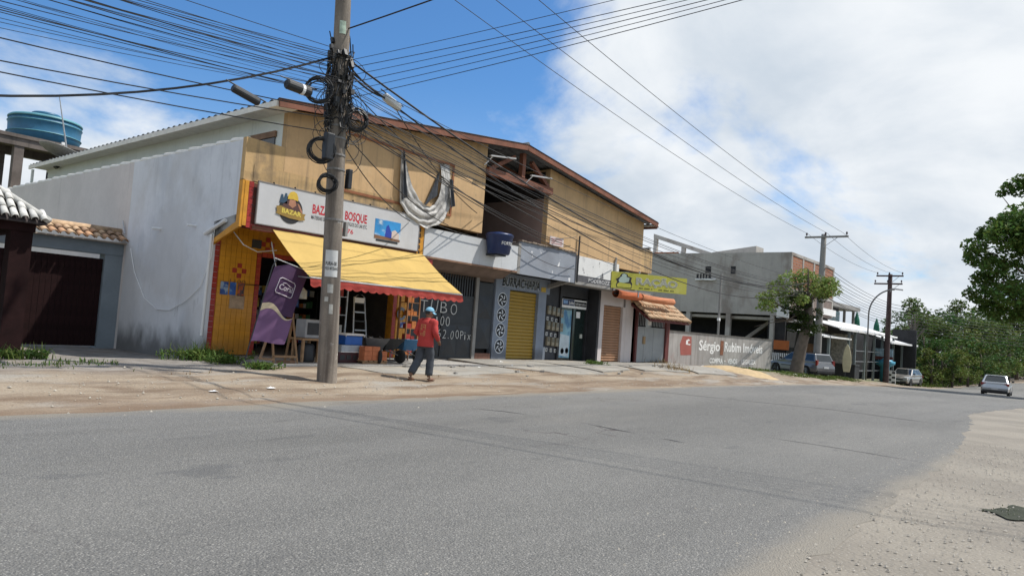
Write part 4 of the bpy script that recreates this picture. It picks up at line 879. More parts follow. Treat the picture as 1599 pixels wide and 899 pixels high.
MB().box(59.4, 59.6, KY+.3, 41, 3, KT).box(KX+.3, 59.4, KY+.3, 41, 3.3, 3.5).box(KX+.3, 59.4, KY+.3, 41, KT-.4, KT-.2).box(KX+.3, 59.4, 40.8, 41, 0, KT).build('inner_slab', kc, K)
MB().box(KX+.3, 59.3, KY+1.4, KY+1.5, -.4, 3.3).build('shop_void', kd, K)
orr = M('orange_sign_panel', (.42, .11, .02), .6, .1, 2)
o1, o0 = sideY(1211), sideY(1235)
box('orange_panel', orr, K, KX-.03, KX+.02, o0, o1, 1.32, 1.95); box('white_panel', whitepaint, K, KX-.05, KX-.01, o0+.1, o1-.1, 3.5, 4.3)
mb = MB()
for i in range(9): y = lerp(o0, o1, i/8); mb.box(KX-.02, KX+.02, y-.03, y+.03, -.1, 1.1)
mb.build('white_grille', whitepaint, K, kind='stuff')
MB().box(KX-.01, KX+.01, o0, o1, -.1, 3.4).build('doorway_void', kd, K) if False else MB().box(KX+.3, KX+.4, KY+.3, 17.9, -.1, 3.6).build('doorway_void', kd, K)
# roof-top bits: stair head and an unfinished brick room behind
r0, r1 = at_x(1112, 395, 52.5), at_x(1181, 386, 52.5)
MB().prism([(r1.y, KT-.3), (r1.y, r1.z+.1), (r0.y, r0.z+.05), (r0.y, KT-.3)], 'x', 52.5, 54).build('stair_head', kc, K)
q0, q1 = at_x(1021, 365, 56), at_x(1113, 395, 56)
MB().prism([(q1.y, q1.z-.35), (q1.y, q1.z), (q0.y, q0.z), (q0.y, q0.z-.35)], 'x', 56, 56.4).build('sloping_beam', kc, K)
for a in (1022, 1066, 1110):
    y = at_x(a, 390, 56).y; box('roof_post', kc, K, 56.05, 56.35, y-.16, y+.16, KT-.3, lerp(q0.z, q1.z, (a-1021)/92)-.35)
bz = MB().box(55.9, 56.04, at_x(1060, 390, 56).y, at_x(1023, 390, 56).y, KT-.3, KT+.95); bz.build('brick_infill', M('red_brick_parapet', (.32, .13, .07), .95, .25, 6, .1), K)
# ------------------------------------------------------------------ roadside bar
Q = thing('roadside_bar', 'dark roadside bar with white sheet-metal roofs and open front', 'building', (62, 15, -.3))
wr = M('white_metal_roof', (.72, .73, .73), .45, .06, 2, .04); bd_ = M('bar_black', (.02, .021, .024), .75, .3, 2, .08)
def roofsheet(x0, x1, y0, y1, z0, z1, nm='roof_sheet'):
    mb = MB().grid(lambda u, v: (lerp(x0, x1, u), lerp(y0, y1, v), lerp(z0, z1, v)+.02*math.sin(u*(x1-x0)*2*math.pi/.4)), int((x1-x0)*10), 1)
    n = len(mb.v); mb.v += [(x, y, z-.05) for x, y, z in mb.v]; mb.f += [tuple(i+n for i in f) for f in list(mb.f)]; mb.mi = [0]*len(mb.f)
    return mb.build(nm, wr, Q)
roofsheet(49.8, 56.4, 14.3, 16.4, 2.45, 2.8); roofsheet(53.0, 70.5, 14.1, 17.5, 3.1, 4.0); roofsheet(66, 77, 13.6, 16.2, 2.55, 3.2)
MB().box(52.8, 70.6, 14.0, 14.08, 2.98, 3.12).box(49.7, 56.5, 14.2, 14.28, 2.36, 2.48).box(65.9, 77.1, 13.5, 13.58, 2.42, 2.58).build('roof_edge', whitepaint, Q)
MB().box(50.5, 78, 17.6, 17.8, -1, 3.6).box(77.9, 78, 14.2, 17.6, -1, 3.4).box(50.5, 58, 16.9, 17.0, -.4, 2.8).build('bar_wall', bd_, Q)
for x in (51.0, 55.9, 57.6, 60.5, 63.5, 66.2, 70.4, 74, 76.9): box('bar_post', M('bar_post_paint', (.16, .19, .19), .7), Q, x, x+.16, 14.2, 14.36, -1, 3.0 if 52 < x < 71 else 2.5)
mb = MB()
for z in (.5, 1.2, 2.0): mb.box(57.7, 70.4, 14.25, 14.3, z-.4, z-.36)
mb.build('bar_rail', steel, Q)
box('plank_wall', M('plank_brown', (.17, .09, .045), .8, .3, 4, .1), Q, 53.2, 56.2, 16.7, 16.88, -.3, 1.9)
box('black_sign', bd_, Q, 74.5, 74.7, 13.2, 15.2, .4, 3.9); box('lit_menu_board', M('poster_mix', (.45, .42, .36), .7, .4, 5), Q, 57.8, 57.9, 14.4, 16.0, .2, 2.8)
cream = M('cream_board', (.55, .50, .33), .5, .1, 2)
sbp = at_y(1322, 577, 13.6)
sb = thing('surfboard', 'cream surfboard standing upright in front of the dark bar', 'surfboard', (sbp.x, 13.6, ground_z(sbp.x, 13.6)))
pts = [(.28*math.sin(math.pi*(.12+.88*t))**.7*(1 if s > 0 else -1), 2.1*t) for s in (1, -1) for t in ([k/12 for k in range(13)] if s > 0 else [k/12 for k in range(12, -1, -1)])]
mb = MB().prism([(13.6+u, sb.location.z+z+.25) for u, z in pts[1:-1]], 'x', sbp.x-.06, sbp.x); mb.build('board', cream, sb)
for px, lab in ((1319, 'black planter box by the cream surfboard'), (1334, 'black planter box by the street lamp foot')):
    p = at_g(px, 51.5); t_ = thing('planter_box', lab, 'planter', tuple(p), 'black planter boxes before the bar')
    MB().box(p.x, p.x+1.3, p.y, p.y+.9, p.z-.05, p.z+1.0).build('planter_body', bd_, t_, bevel=.03); MB().box(p.x-.03, p.x+1.33, p.y-.03, p.y+.93, p.z+.92, p.z+1.02).build('planter_rim', blackmetal, t_)
bcol = at_g(1381, 59.5)
bc = thing('blue_column', 'bright blue advertising column with flared top beside the utility pole', 'column', tuple(bcol))
cy = M('sky_blue_paint', (.06, .30, .44), .5, .1, 3)
MB().lathe(tuple(bcol), [(.36, -.1), (.36, 1.35), (.42, 1.42), (.75, 1.62), (.78, 1.85), (.55, 1.9), (.5, 2.15), (0, 2.2)], 20).build('column_body', cy, bc, smooth=True)
MB().box(bcol.x-.5, bcol.x-.4, bcol.y-.65, bcol.y+.65, bcol.z+2.25, bcol.z+2.9).build('sign_panel', M('pale_blue_sign', (.28, .42, .52), .5, .4, 6), bc); MB().box(bcol.x-.5, bcol.x-.4, bcol.y-.65, bcol.y+.65, bcol.z+2.0, bcol.z+2.24).build('sign_band', M('dark_red_sign', (.12, .03, .03), .6), bc)
p = at_g(1392, 59); mb_ = thing('menu_board', 'small white chequered board beside the blue column', 'board', tuple(p))
MB().box(p.x, p.x+.08, p.y-.3, p.y+.3, p.z, p.z+1.1).build('board_face', whitepaint, mb_)
mb = MB()
for i in range(5): mb.box(p.x-.01, p.x-.001, p.y-.28+(i % 2)*.3, p.y-.03+(i % 2)*.3, p.z+.1+i*.2, p.z+.26+i*.2)
mb.build('board_print', blackmetal, mb_)
MBd = thing('mural_building', 'small building with washed-out teal mural behind the bar', 'building', (64, 19, 0))
mur = M('teal_mural', (.22, .33, .35), .8, .3, .9, .1, patches=[((.45, .45, .40), 1.2, .55, .62, .9, (1, 1, 1.8)), ((.05, .09, .11), 1.6, .6, .66, .9, (1, 1, 1))])
MB().box(60.5, 68.0, 18.2, 22, -.5, 5.0).build('mural_wall', mur, MBd); MB().box(59.8, 72.5, 17.6, 22.4, 5.3, 5.65).build('roof_slab', conc, MBd); MB().box(60.5, 68, 18.3, 22, 5.0, 5.3).build('dark_gap', kd, MBd)
for x in (69, 72): box('slab_post', conc, MBd, x, x+.2, 18, 18.2, -.5, 5.3)
for px, py, ph in ((1337, 518, 487), (1368, 523, 497)):
    p = at_y(px, py, 18.0); t_ = at_y(px, ph, 18.0); o = thing('closed_parasol', 'folded green parasol rising above the white bar roof, %s' % ('next to the mural building' if px < 1350 else 'near the utility pole'), 'parasol', (p.x, p.y, ground_z(p.x, p.y)), 'folded parasols above the bar')
    MB().tube([(p.x, p.y, -.6), (p.x, p.y, t_.z)], .03, 6).build('parasol_pole', steel, o)
    MB().lathe((p.x, p.y, 0), [(.16, p.z), (.34, p.z+.1), (.25, lerp(p.z, t_.z, .6)), (.05, t_.z), (0, t_.z+.05)], 9).build('parasol_cloth', M('green_canvas', (.02, .16, .10), .8), o)
# ------------------------------------------------------------------ poles
def utility_pole(base, top, r0, r1, label, mat, arms=()):
    o = thing('utility_pole', label, 'utility pole', tuple(base))
    MB().tube([V(base)-V((0, 0, .3))]+[V(base).lerp(V(top), k/10) for k in range(11)], [r0]+[lerp(r0, r1, k/10) for k in range(11)], 14).build('pole_shaft', mat, o, smooth=True)
    for (z, L, y0) in arms:
        c = V(base).lerp(V(top), (z-base[2])/(top[2]-base[2]))
        MB().box(c.x-.05-r1, c.x-r1+.05, c.y+y0-L/2, c.y+y0+L/2, z-.06, z+.06).build('crossarm', mat, o)
        MB().beam((c.x-r1, c.y, z-.7), (c.x-r1, c.y-L*.33, z-.05), .03, .03).build('arm_brace', steel, o)
        for k in (-.46, .02, .46):
            MB().lathe((c.x-r1, c.y+y0+k*L, z+.06), [(.02, 0), (.02, .08), (.07, .09), (.05, .14), (.065, .17), (.04, .24), (0, .25)], 10).build('insulator', M('brown_porcelain', (.06, .035, .03), .3), o)
    return o
pconc = M('pole_concrete', (.235, .20, .165), .92, .15, 1.6, .12, bump=.4, bscale=28, streak=((.075, .06, .05), .42, .66, .8), patches=[((.55, .53, .50), 4.5, .64, .69, .6, (1, 1, .8))])
NP = (9.12, 12.4, .16); NT = (8.58, 12.4, 10.9)
PN = utility_pole(NP, NT, .205, .145, 'large leaning concrete pole with tangled cables in front of the bazaar', pconc, ((10.35, 2.3, 0),))
def pole_at(z): return V(NP).lerp(V(NT), (z-NP[2])/(NT[2]-NP[2]))
def pole_r(z): return lerp(.205, .145, (z-NP[2])/(NT[2]-NP[2]))
# notices wrapped on the shaft
def wrap(z0, z1, a0_, a1_, mat, nm, lift=.004):
    mb = MB().grid(lambda u, v: tuple(pole_at(lerp(z0, z1, v))+V((math.cos(lerp(a0_, a1_, u)), math.sin(lerp(a0_, a1_, u)), 0))*(pole_r(lerp(z0, z1, v))+lift)), 10, 2)
    return mb.build(nm, mat, PN, smooth=True)
camA = math.atan2(-12.4, -9)
wrap(2.31, 2.86, camA-.75, camA+.65, M('paper_white', (.62, .62, .60), .9, .08, 6, .08), 'paper_notice')
def nwarp(z, a):
    def f(u, v):
        c = pole_at(z+v); r = pole_r(z)+.009; aa = a+u/r
        return tuple(c+V((math.cos(aa), math.sin(aa), 0))*r)
    return f
text('FURA-SE', blkl, PN, (0, 0, 0), X_, Z_, .075, .24, name='notice_text', bold=.02, warp=nwarp(2.55, camA-.66))
text('POÇO ARTESIANO', blkl, PN, (0, 0, 0), X_, Z_, .06, .27, name='notice_text', bold=.015, warp=nwarp(2.455, camA-.68))
wrap(1.98, 2.16, camA-.35, camA+.25, M('torn_paper', (.45, .44, .40), .95, .2, 9, .15), 'paper_scrap')
wrap(1.80, 1.9, camA-.62, camA-.2, M('torn_paper', (.45, .44, .40), .95), 'paper_scrap'); wrap(1.55, 1.75, camA-.1, camA+.3, M('torn_paper', (.45, .44, .40), .95), 'paper_scrap')
wrap(7.35, 7.62, camA-.3, camA+.5, M('pole_number_patch', (.42, .52, .42), .8, .3, 9), 'number_patch')
for z in (3.5, 4.55, 4.85, 5.45, 6.85, 5.2): MB().lathe(tuple(pole_at(z)), [(pole_r(z)+.002, -.02), (pole_r(z)+.012, -.02), (pole_r(z)+.012, .02), (pole_r(z)+.002, .02)], 16).build('clamp_band', M('dull_band', (.2, .19, .18), .6, .2, 9), PN)
MB().obox(pole_at(4.4)+V((.26, -.1, 0)), .1, .14, .42).build('junction_box', blackmetal, PN, bevel=.02)
MB().obox(pole_at(3.35)+V((.27, -.05, 0)), .06, .1, .3).build('junction_box', conc, PN)
P2P = (48.3, 14.2, -.15); P2T = (48.6, 14.2, 9.05)
utility_pole(P2P, P2T, .26, .16, 'concrete pole with a single crossarm behind the silver estate car', conc, ((8.85, 2.7, -.2),))
p3b = at_g(1383, 58); p3t = at_y(1390, 428, p3b.y)
p3m = M('dark_brown_pole', (.075, .05, .05), .9, .25, 2, .1)
utility_pole(tuple(p3b), (p3t.x+.1, p3b.y, p3t.z), .24, .16, 'dark brown pole with two crossarms beside the bar', p3m, ((p3t.z-.15, 2.0, 0), (p3t.z-.8, 2.1, .1)))
lb_ = at_g(1352, 53); le = at_x(1397, 452, lb_.x); lt = at_x(1356, 478, lb_.x)
SL = thing('street_lamp', 'slim grey street lamp with a curved arm in front of the bar', 'street lamp', tuple(lb_))
cv = [lb_, V((lb_.x, lb_.y, lt.z-.6))]+[V((lb_.x, lb_.y-(lb_.y-le.y)*(1-math.cos(a)), lt.z-.6+(le.z-lt.z+.6)*math.sin(a))) for a in (math.pi/2*k/10 for k in range(1, 11))]
MB().tube(cv, .055, 8).build('lamp_post', M('lamp_post_grey', (.17, .175, .18), .6, .1, 3), SL, smooth=True)
MB().obox(le+V((0, -.2, .02)), .24, .7, .1, Matrix.Rotation(.12, 3, 'X')).build('lamp_head', M('lamp_grey', (.5, .5, .5), .5), SL, bevel=.02)
# unseen poles that carry the cables on beyond the frame
utility_pole((-27, 12.6, .2), (-27, 12.6, 10.6), .22, .14, 'concrete pole further left along the road', pconc, ((10.2, 2.3, 0),))
utility_pole((12.6, -4.2, 0), (12.6, -4.2, 11.6), .2, .13, 'concrete pole on the near verge', pconc)
# ------------------------------------------------------------------ cables
def cable(a, b, sag, r, label, group, n=22, name='overhead_cable', mat=None, wob=0.):
    a, b = V(a), V(b); pts = []
    for k in range(n+1):
        t = k/n; p = a.lerp(b, t); p.z -= 4*sag*t*(1-t)
        if wob and 0 < k < n: p += V((0, mnoise.noise(p*.9), mnoise.noise(p*.7+V((9, 0, 0)))))*wob
        pts.append(p)
    mid = pts[0]
    mb = MB().tube(pts, r, 5); me_o = mb.build(name, mat or black)
    return tag(me_o, label, 'cable', group)
LBL = 'thin black cable in the bundle running left from the tangled pole'
for i in range(28):
    z = 6.05+.95*(i/27)**1.1; y = 12.4+random.uniform(-.22, .22)
    a = pole_at(z)+V((-.1, y-12.4, 0)); b = V((-27, 12.6+random.uniform(-.5, .5), 6.4+1.3*(i/27)+random.uniform(-.2, .2)))
    cable(a, b, 1.05+random.uniform(-.25, .55), random.choice((.004, .005, .007, .009)), LBL, 'cables running left from the near pole', 34)
for z, s, zb in ((5.75, 1.15, 6.3), (5.6, 1.5, 6.2), (5.3, 1.25, 5.9)): cable(pole_at(z)+V((-.1, 0, 0)), (-27, 12.8, zb), s, .011, 'low black cable below the bundle running left from the tangled pole', 'low cables running left from the near pole', 34)
cable(pole_at(6.9)+V((-.12, .1, 0)), (-9, 15.2, 6.4), 2.55, .022, 'thick black cable sagging deeply to the left across the sky', None, 30)
LBR = 'black cable in the sagging bundle between the tangled pole and the second pole'
for i in range(13):
    z = 5.55+1.0*i/12; b = V((48.3, 14.2+random.uniform(-.3, .2), 4.9+.9*i/12))
    cable(pole_at(z)+V((.12, random.uniform(-.1, .1), 0)), b, 1.0+random.uniform(-.35, .5), random.choice((.007, .008, .011)), LBR, 'cables along the shop fronts', 34)
cable(pole_at(6.95)+V((.12, 0, 0)), (48.3, 14.1, 6.1), 2.1, .024, 'thickest twisted black cable sagging in front of the gabled roof', None, 34)
cable(pole_at(6.8)+V((.12, .1, 0)), (48.3, 14.3, 5.6), 2.4, .02, 'lower heavy black cable sagging across the ochre wall', None, 34)
for i, (z, b) in enumerate(((10.6, (48.5, 13.0, 9.1)), (10.62, (48.5, 14.0, 9.12)), (10.6, (48.5, 15.2, 9.1)))):
    cable((8.55, 12.4+(-1.05, .05, 1.05)[i], z), b, .5, .010, '%s bare power line high above the shops, reaching the single crossarm' % ('road-side', 'middle', 'house-side')[i], 'power lines on the crossarms', 30)
    cable((8.55, 12.4+(-1.05, .05, 1.05)[i], z), (-27, 12.6+(-1, 0, 1)[i], 10.4), .6, .010, 'bare power line running left from the top of the tangled pole', 'power lines running left', 24)
    cable(b, (p3t.x, p3b.y+(-.9, 0, .9)[i], p3t.z+.1), .35, .010, 'bare power line between the two distant crossarms', 'power lines between the far poles', 14)
for i in range(6):
    z = 6.0+.16*i; cable(pole_at(z)+V((0, -.14, 0)), (12.6+.3*(i-3), -4.2, 8.0+.13*i+(.35 if i == 5 else 0)), .2, .006 if i % 2 else .007, '%s of the thin black cables crossing above the road to the upper right' % ('lowest', 'second lowest', 'third lowest', 'third highest', 'second highest', 'highest')[i], 'cables crossing the road', 18)
cable(pole_at(7.5)+V((.05, -.12, 0)), (12.6, -4.2, 11.2), .3, .016, 'thick black cable rising from the tangled pole to the top edge', None, 18)
for i in range(10):
    a = V((48.4, 14.1+random.uniform(-.2, .2), 5.0+.22*i)); cable(a, (p3b.x, p3b.y, 3.9+.2*i), .25, .016, 'black cable between the second pole and the brown pole', 'cables between the far poles', 12)
    if i < 8: cable((p3b.x, p3b.y, 3.9+.25*i), (112, -3+random.uniform(-1, 1), 4.2+.35*i), .8, .018, 'black cable running on from the brown pole past the forest', 'cables running on past the forest', 14)
# service drops to the shops
clo = at_y(612, 160, 12.6)
for (px, py, Y), a in (((745, 333, 15.7), clo), ((866, 378, 15.65), pole_at(5.9)), ((905, 402, 15.65), pole_at(5.75)), ((700, 352, 15.68), pole_at(5.5)), ((1000, 420, 15.7), pole_at(6.0)), ((640, 345, 15.68), pole_at(5.3)), ((768, 330, 15.7), pole_at(6.5)), ((960, 414, 15.7), pole_at(5.6))):
    cable(a, at_y(px, py, Y), .25, .013, 'service drop cable from the tangled pole to the shop fascia', 'service drops to the shops', 14)
for a, b, s in (((684, 352), (806, 378), .12), ((806, 380), (898, 420), .22), ((868, 372), (900, 370), .02)):
    cable(at_y(*a, 15.66), at_y(*b, 15.66), s, .011, 'loose black wire sagging along the shop fascia', 'loose wires on the fascia', 10)
for (px, py), z in (((565, 95), 6.9), ((600, 150), 6.75)):
    cable(pole_at(z)+V((.1, 0, 0)), clo+V((-.1, 0, .05)), .12, .022, 'heavy black feeder between the tangled pole and the white closure', 'feeders to the white closure', 8)
# splice closures, coils
def closure(c, d, L, r, mat, nm, label, band=True):
    c, d = V(c), V(d).normalized(); o = thing(nm, label, 'cable closure', tuple(c))
    pts = [c-d*L/2, c-d*(L/2-.03), c+d*(L/2-.03), c+d*L/2]
    MB().tube(pts, [r*.8, r, r, r*.8], 14).build('closure_shell', mat, o, smooth=False)
    if band: MB().tube([c-d*.03+d*L*.15, c+d*.03+d*L*.15], r*1.06, 14).build('closure_band', whitepaint, o)
    MB().tube([c-d*L*.75+V((0, 0, r)), c+d*L*.75+V((0, 0, r*1.1))], .014, 5).build('closure_hanger', blackmetal, o)
closure(clo, (1, .05, -.28), .5, .095, M('closure_white', (.62, .63, .62), .5, .06, 4), 'splice_closure', 'white cylindrical cable closure hanging right of the tangled pole', False)
closure(at_y(466, 138, 12.2), (1, 0, -.03), .55, .10, blackmetal, 'splice_closure', 'black cable closure with a pale band just left of the tangled pole')
closure(at_y(384, 149, 12.2), (1, 0, -.22), .55, .075, blackmetal, 'splice_closure', 'slim black cable closure hung far left of the tangled pole', False)
def coil(c, R_, n, ax, label, thin=.012):
    c = V(c); mb = MB()
    for k in range(n):
        r = R_*(1+random.uniform(-.14, .08)); e = V((random.uniform(-.02, .02), random.uniform(-.05, .05), random.uniform(-.03, .03)))
        a = V(ax).normalized(); u = a.cross(Z_).normalized(); w = Z_ if abs(a.z) < .5 else Y_
        e2 = random.uniform(.85, 1.1)
        mb.tube([c+e+u*r*math.cos(t)+w*r*e2*math.sin(t)+a*random.uniform(-.015, .015) for t in (q*2*math.pi/20 for q in range(20))], thin, 4, closed=True)
    return tag(mb.build('cable_coil', black), label, 'cable coil', 'cable coils on the pole')
toC = V((-9, -12.4, 0))
coil(at_y(498, 141, 12.15), .25, 9, toC, 'wide black cable coil beside the pale-banded closure')
coil(at_y(556, 188, 12.1), .22, 10, toC+V((4, 0, 0)), 'oval black cable coil hanging on the right of the pole below the tangle')
coil(at_y(504, 233, 12.1), .26, 9, toC, 'large loose black cable coil hanging left of the pole above the sign'); coil(at_y(511, 286, 12.1), .17, 12, toC, 'small dense black cable coil left of the pole at sign height')
tag(MB().obox(at_y(513, 229, 12.05), .2, .16, .55).build('splice_box', blackmetal, bevel=.03), 'upright black splice box inside the large cable coil', 'splice box')
# tangle of ties and loops round the shaft
mb = MB()
for i in range(60):
    z = random.gauss(6.1, .45); c = pole_at(z); r = pole_r(z)
    a = random.uniform(0, 6.28); pts = []
    for k in range(9):
        a += random.uniform(.1, .55); zz_ = z+random.uniform(-.3, .3); rr = r+random.uniform(.01, .12)
        pts.append(c+V((math.cos(a)*rr, math.sin(a)*rr, zz_-z)))
    mb.tube(pts, random.choice((.008, .011, .016)), 4)
for i in range(60):
    z = random.choice((random.gauss(6.15, .3), random.gauss(6.95, .15))); c = pole_at(z); a = random.uniform(0, 6.28); r = pole_r(z)+random.uniform(.02, .10)
    mb.obox(c+V((math.cos(a)*r, math.sin(a)*r, 0)), random.uniform(.04, .1), random.uniform(.04, .1), random.uniform(.05, .16), Matrix.Rotation(random.uniform(-.6, .6), 3, 'X'))
for i in range(26):
    z = random.uniform(5.2, 7.0); c = pole_at(z); s = random.choice((-1, 1)); L = random.uniform(.2, .5); d = random.uniform(.3, 1.1)
    mb.tube([c+V((s*(pole_r(z)+.02+L*math.sin(t)), -.12, -d*(1-math.cos(t))/2)) for t in (math.pi*k/8 for k in range(9))], .008, 4)
tag(mb.build('cable_tangle', black, kind='stuff'), 'dense tangle of black loops and ties round the upper pole', 'cables')
# ------------------------------------------------------------------ foliage
def leafmat(nm, col, isl=.55): return M(nm, col, .65, .25, .5, 0, trans=.3, island=isl, spec=.2)
lf_big = leafmat('deep_green_leaf', (.105, .185, .04)); lf_mid = leafmat('fresh_green_leaf', (.22, .30, .075)); lf_ivy = leafmat('dark_ivy_leaf', (.05, .085, .022))
lf_for = [leafmat('forest_leaf_%s' % a, c) for a, c in (('deep', (.055, .12, .026)), ('olive', (.09, .14, .032)), ('yellow', (.14, .19, .04)))]
bark = M('grey_brown_bark', (.13, .105, .085), .95, .25, 3, .15, bump=.4, bscale=20)
def leaves(clumps, per, size, mat, name, parent=None, flat=.75, kind=None):
    """clumps: (x, y, z, r); many small rhombic leaves scattered through each clump"""
    P = []; 
    for (x, y, z, r) in clumps:
        n = max(6, int(per*r*r)); d = RNG.normal(size=(n, 3)); d /= np.linalg.norm(d, axis=1)[:, None]
        rad = r*RNG.uniform(.25, 1.0, n)**.45; q = d*rad[:, None]; q[:, 2] *= flat; P.append(q+np.array([x, y, z]))
    P = np.concatenate(P); n = len(P)
    nrm = RNG.normal(size=(n, 3)); nrm[:, 2] = np.abs(nrm[:, 2])+.45; nrm /= np.linalg.norm(nrm, axis=1)[:, None]
    t = np.cross(nrm, RNG.normal(size=(n, 3))); t /= np.linalg.norm(t, axis=1)[:, None]; b = np.cross(nrm, t)
    s = size*RNG.uniform(.6, 1.35, n)[:, None]
    vs = np.stack([P-t*s*.5, P+b*s*.27-nrm*s*.05, P+t*s*.5-nrm*s*.12, P-b*s*.27-nrm*s*.05], 1).reshape(-1, 3)
    o0 = V((0, 0, 0)); p = parent
    while p is not None: o0 += ROOTLOC.get(p.name, V((0, 0, 0))); p = p.parent
    vs -= np.array(o0)
    me = bpy.data.meshes.new(name); me.vertices.add(4*n); me.vertices.foreach_set('co', vs.astype(np.float32).ravel())
    me.loops.add(4*n); me.loops.foreach_set('vertex_index', np.arange(4*n, dtype=np.int32)); me.polygons.add(n)
    me.polygons.foreach_set('loop_start', np.arange(0, 4*n, 4, dtype=np.int32)); me.update(calc_edges=True); me.materials.append(mat)
    o = bpy.data.objects.new(name, me); COL.objects.link(o)
    if parent: o.parent = parent
    if kind: o['kind'] = kind
    return o
def limb(mb, a, b, r0, r1, bend_=.15, n=6):
    a, b = V(a), V(b); L = (b-a).length; o = V((random.uniform(-1, 1), random.uniform(-1, 1), random.uniform(-.3, .6)))*bend_*L
    mb.tube([a.lerp(b, k/n)+o*math.sin(math.pi*k/n) for k in range(n+1)], [lerp(r0, r1, k/n) for k in range(n+1)], 7)
def at_d(px, py, d): return CP+ray(px, py)*d
# the leaning tree with ivy on its trunk, before the parked estate car
tb_ = at_g(1243, 44.0); D0 = (tb_-CP).dot(fw)
T1 = thing('roadside_tree', 'leaning roadside tree with an ivy-covered trunk and a flat light green crown', 'tree', tuple(tb_))
mb = MB(); fork = at_d(1261, 505, D0); mb.tube([tb_-V((0, 0, .2)), tb_+V((0, 0, .3)), at_d(1250, 545, D0), fork, at_d(1264, 470, D0)], [.5, .42, .36, .3, .2], 10)
tips = [(1205, 470), (1215, 440), (1240, 428), (1262, 420), (1290, 440), (1280, 430), (1200, 455), (1230, 500)]
for px, py in tips: limb(mb, at_d(1262, random.uniform(465, 490), D0), at_d(px, py, D0+random.uniform(-1.2, 1.2)), .09, .03)
for px, py in ((1195, 500), (1178, 510), (1205, 492)): limb(mb, at_d(1240, 500, D0), at_d(px, py, D0-.5), .04, .012, .05)
mb.build('trunk', bark, T1, smooth=True)
cl = []
for k in range(44):
    u = random.random(); px = lerp(1192, 1302, u); top = lerp(450, 424, min(1, u*2.2)) if u < .6 else lerp(426, 444, (u-.6)/.4)
    bot = lerp(486, 456, u); py = lerp(top, min(bot, top+46), random.random()); p = at_d(px, py, D0+random.uniform(-1.5, 1.5)); cl.append((p.x, p.y, p.z, random.uniform(.35, .62)))
for px, py in ((1192, 470), (1188, 480), (1198, 478), (1296, 438), (1302, 441), (1206, 482)): p = at_d(px, py, D0); cl.append((p.x, p.y, p.z, .35))
leaves(cl, 480, .17, lf_mid, 'crown', T1)
cl = []
for k in range(24): p = at_d(random.gauss(1259, 10), random.uniform(450, 518), D0+random.uniform(-.5, .5)); cl.append((p.x, p.y, p.z, random.uniform(.3, .5)))
leaves(cl, 900, .15, lf_ivy, 'ivy', T1)
# the big dense tree on the right
D1 = 47.
bt_ = V((at_d(1668, 600, D1).x, at_d(1668, 600, D1).y, 0)); bt_.z = ground_z(bt_.x, bt_.y)
T2 = thing('dense_tree', 'big dense dark green tree overhanging the road on the right', 'tree', tuple(bt_))
mb = MB(); mid_ = at_d(1650, 470, D1); mb.tube([bt_-V((0, 0, .2)), bt_.lerp(mid_, .5), mid_], [.45, .36, .3], 10)
cl = []
outl = [(1560, 352), (1535, 365), (1520, 385), (1528, 402), (1548, 420), (1535, 440), (1528, 462), (1545, 480), (1570, 486), (1592, 490), (1615, 470), (1590, 345), (1620, 335), (1650, 330)]
for px, py in outl:
    for k in range(2): p = at_d(px+random.uniform(-4, 10), py+random.uniform(-6, 6), D1+random.uniform(-2, 2)); cl.append((p.x, p.y, p.z, random.uniform(.55, .95)))
for k in range(75):
    px = random.uniform(1548, 1740); py = random.uniform(335, 490)
    if (px-1650)**2/112**2+(py-412)**2/92**2 > 1: continue
    p = at_d(px, py, D1+random.uniform(-3.5, 3.5)); cl.append((p.x, p.y, p.z, random.uniform(.8, 1.4)))
for px, py, r in ((1572, 297, .5), (1583, 288, .6), (1592, 298, .6), (1598, 280, .6), (1562, 303, .3), (1610, 290, .8), (1625, 305, .9)): p = at_d(px, py, D1); cl.append((p.x, p.y, p.z, r))
for c in cl[::5]: limb(mb, mid_, V(c[:3]), .09, .02, .12)
mb.build('trunk', bark, T2, smooth=True)
leaves(cl, 430, .27, lf_big, 'crown', T2)
# forest beyond the bar: every tree an object, four shapes
def forest_tree(label, h, w, mat, seed, bare=False):
    random.seed(seed); o = thing('forest_tree', label, 'tree', (0, 0, 0), 'trees at the forest edge'); mb = MB()
    mb.tube([(0, 0, -.3), (.15, .1, h*.35), (.1, -.1, h*.7)], [.22, .16, .08], 7); cl = []
    for k in range(26 if not bare else 17):
        a = random.uniform(0, 6.28); t = random.uniform(.18, 1) if not bare else random.uniform(.72, 1.05); r = w*(math.sin(math.pi*min(.97, t*.8+.15))**.7)*random.uniform(.3, 1)
        c = (r*math.cos(a), r*math.sin(a), h*t*.93, random.uniform(.55, 1.0)*w*.33); cl.append(c)
        if bare or k % 3 == 0: limb(mb, (.1, 0, h*min(.65, t*.6)), V(c[:3]), .06, .02, .15)
    mb.build('trunk', M('pale_bark', (.24, .21, .18), .95, .2, 4, .1) if bare else bark, o, smooth=True)
    leaves(cl, (105 if not bare else 60), .34, mat, 'crown', o); return o
protos = [forest_tree('', 8.2, 3.2, lf_for[0], 3), forest_tree('', 7.4, 3.4, lf_for[1], 5), forest_tree('', 6.2, 2.8, lf_for[2], 9), forest_tree('', 8.8, 3.6, lf_for[1], 12, True)]
random.seed(21)
KL = ('deep green rounded tree at the forest edge beyond the bar', 'olive green bushy tree at the forest edge beyond the bar', 'yellowish green lower tree at the forest edge beyond the bar', 'sparse pale-barked tree with a flat open crown at the forest edge')
spots = []
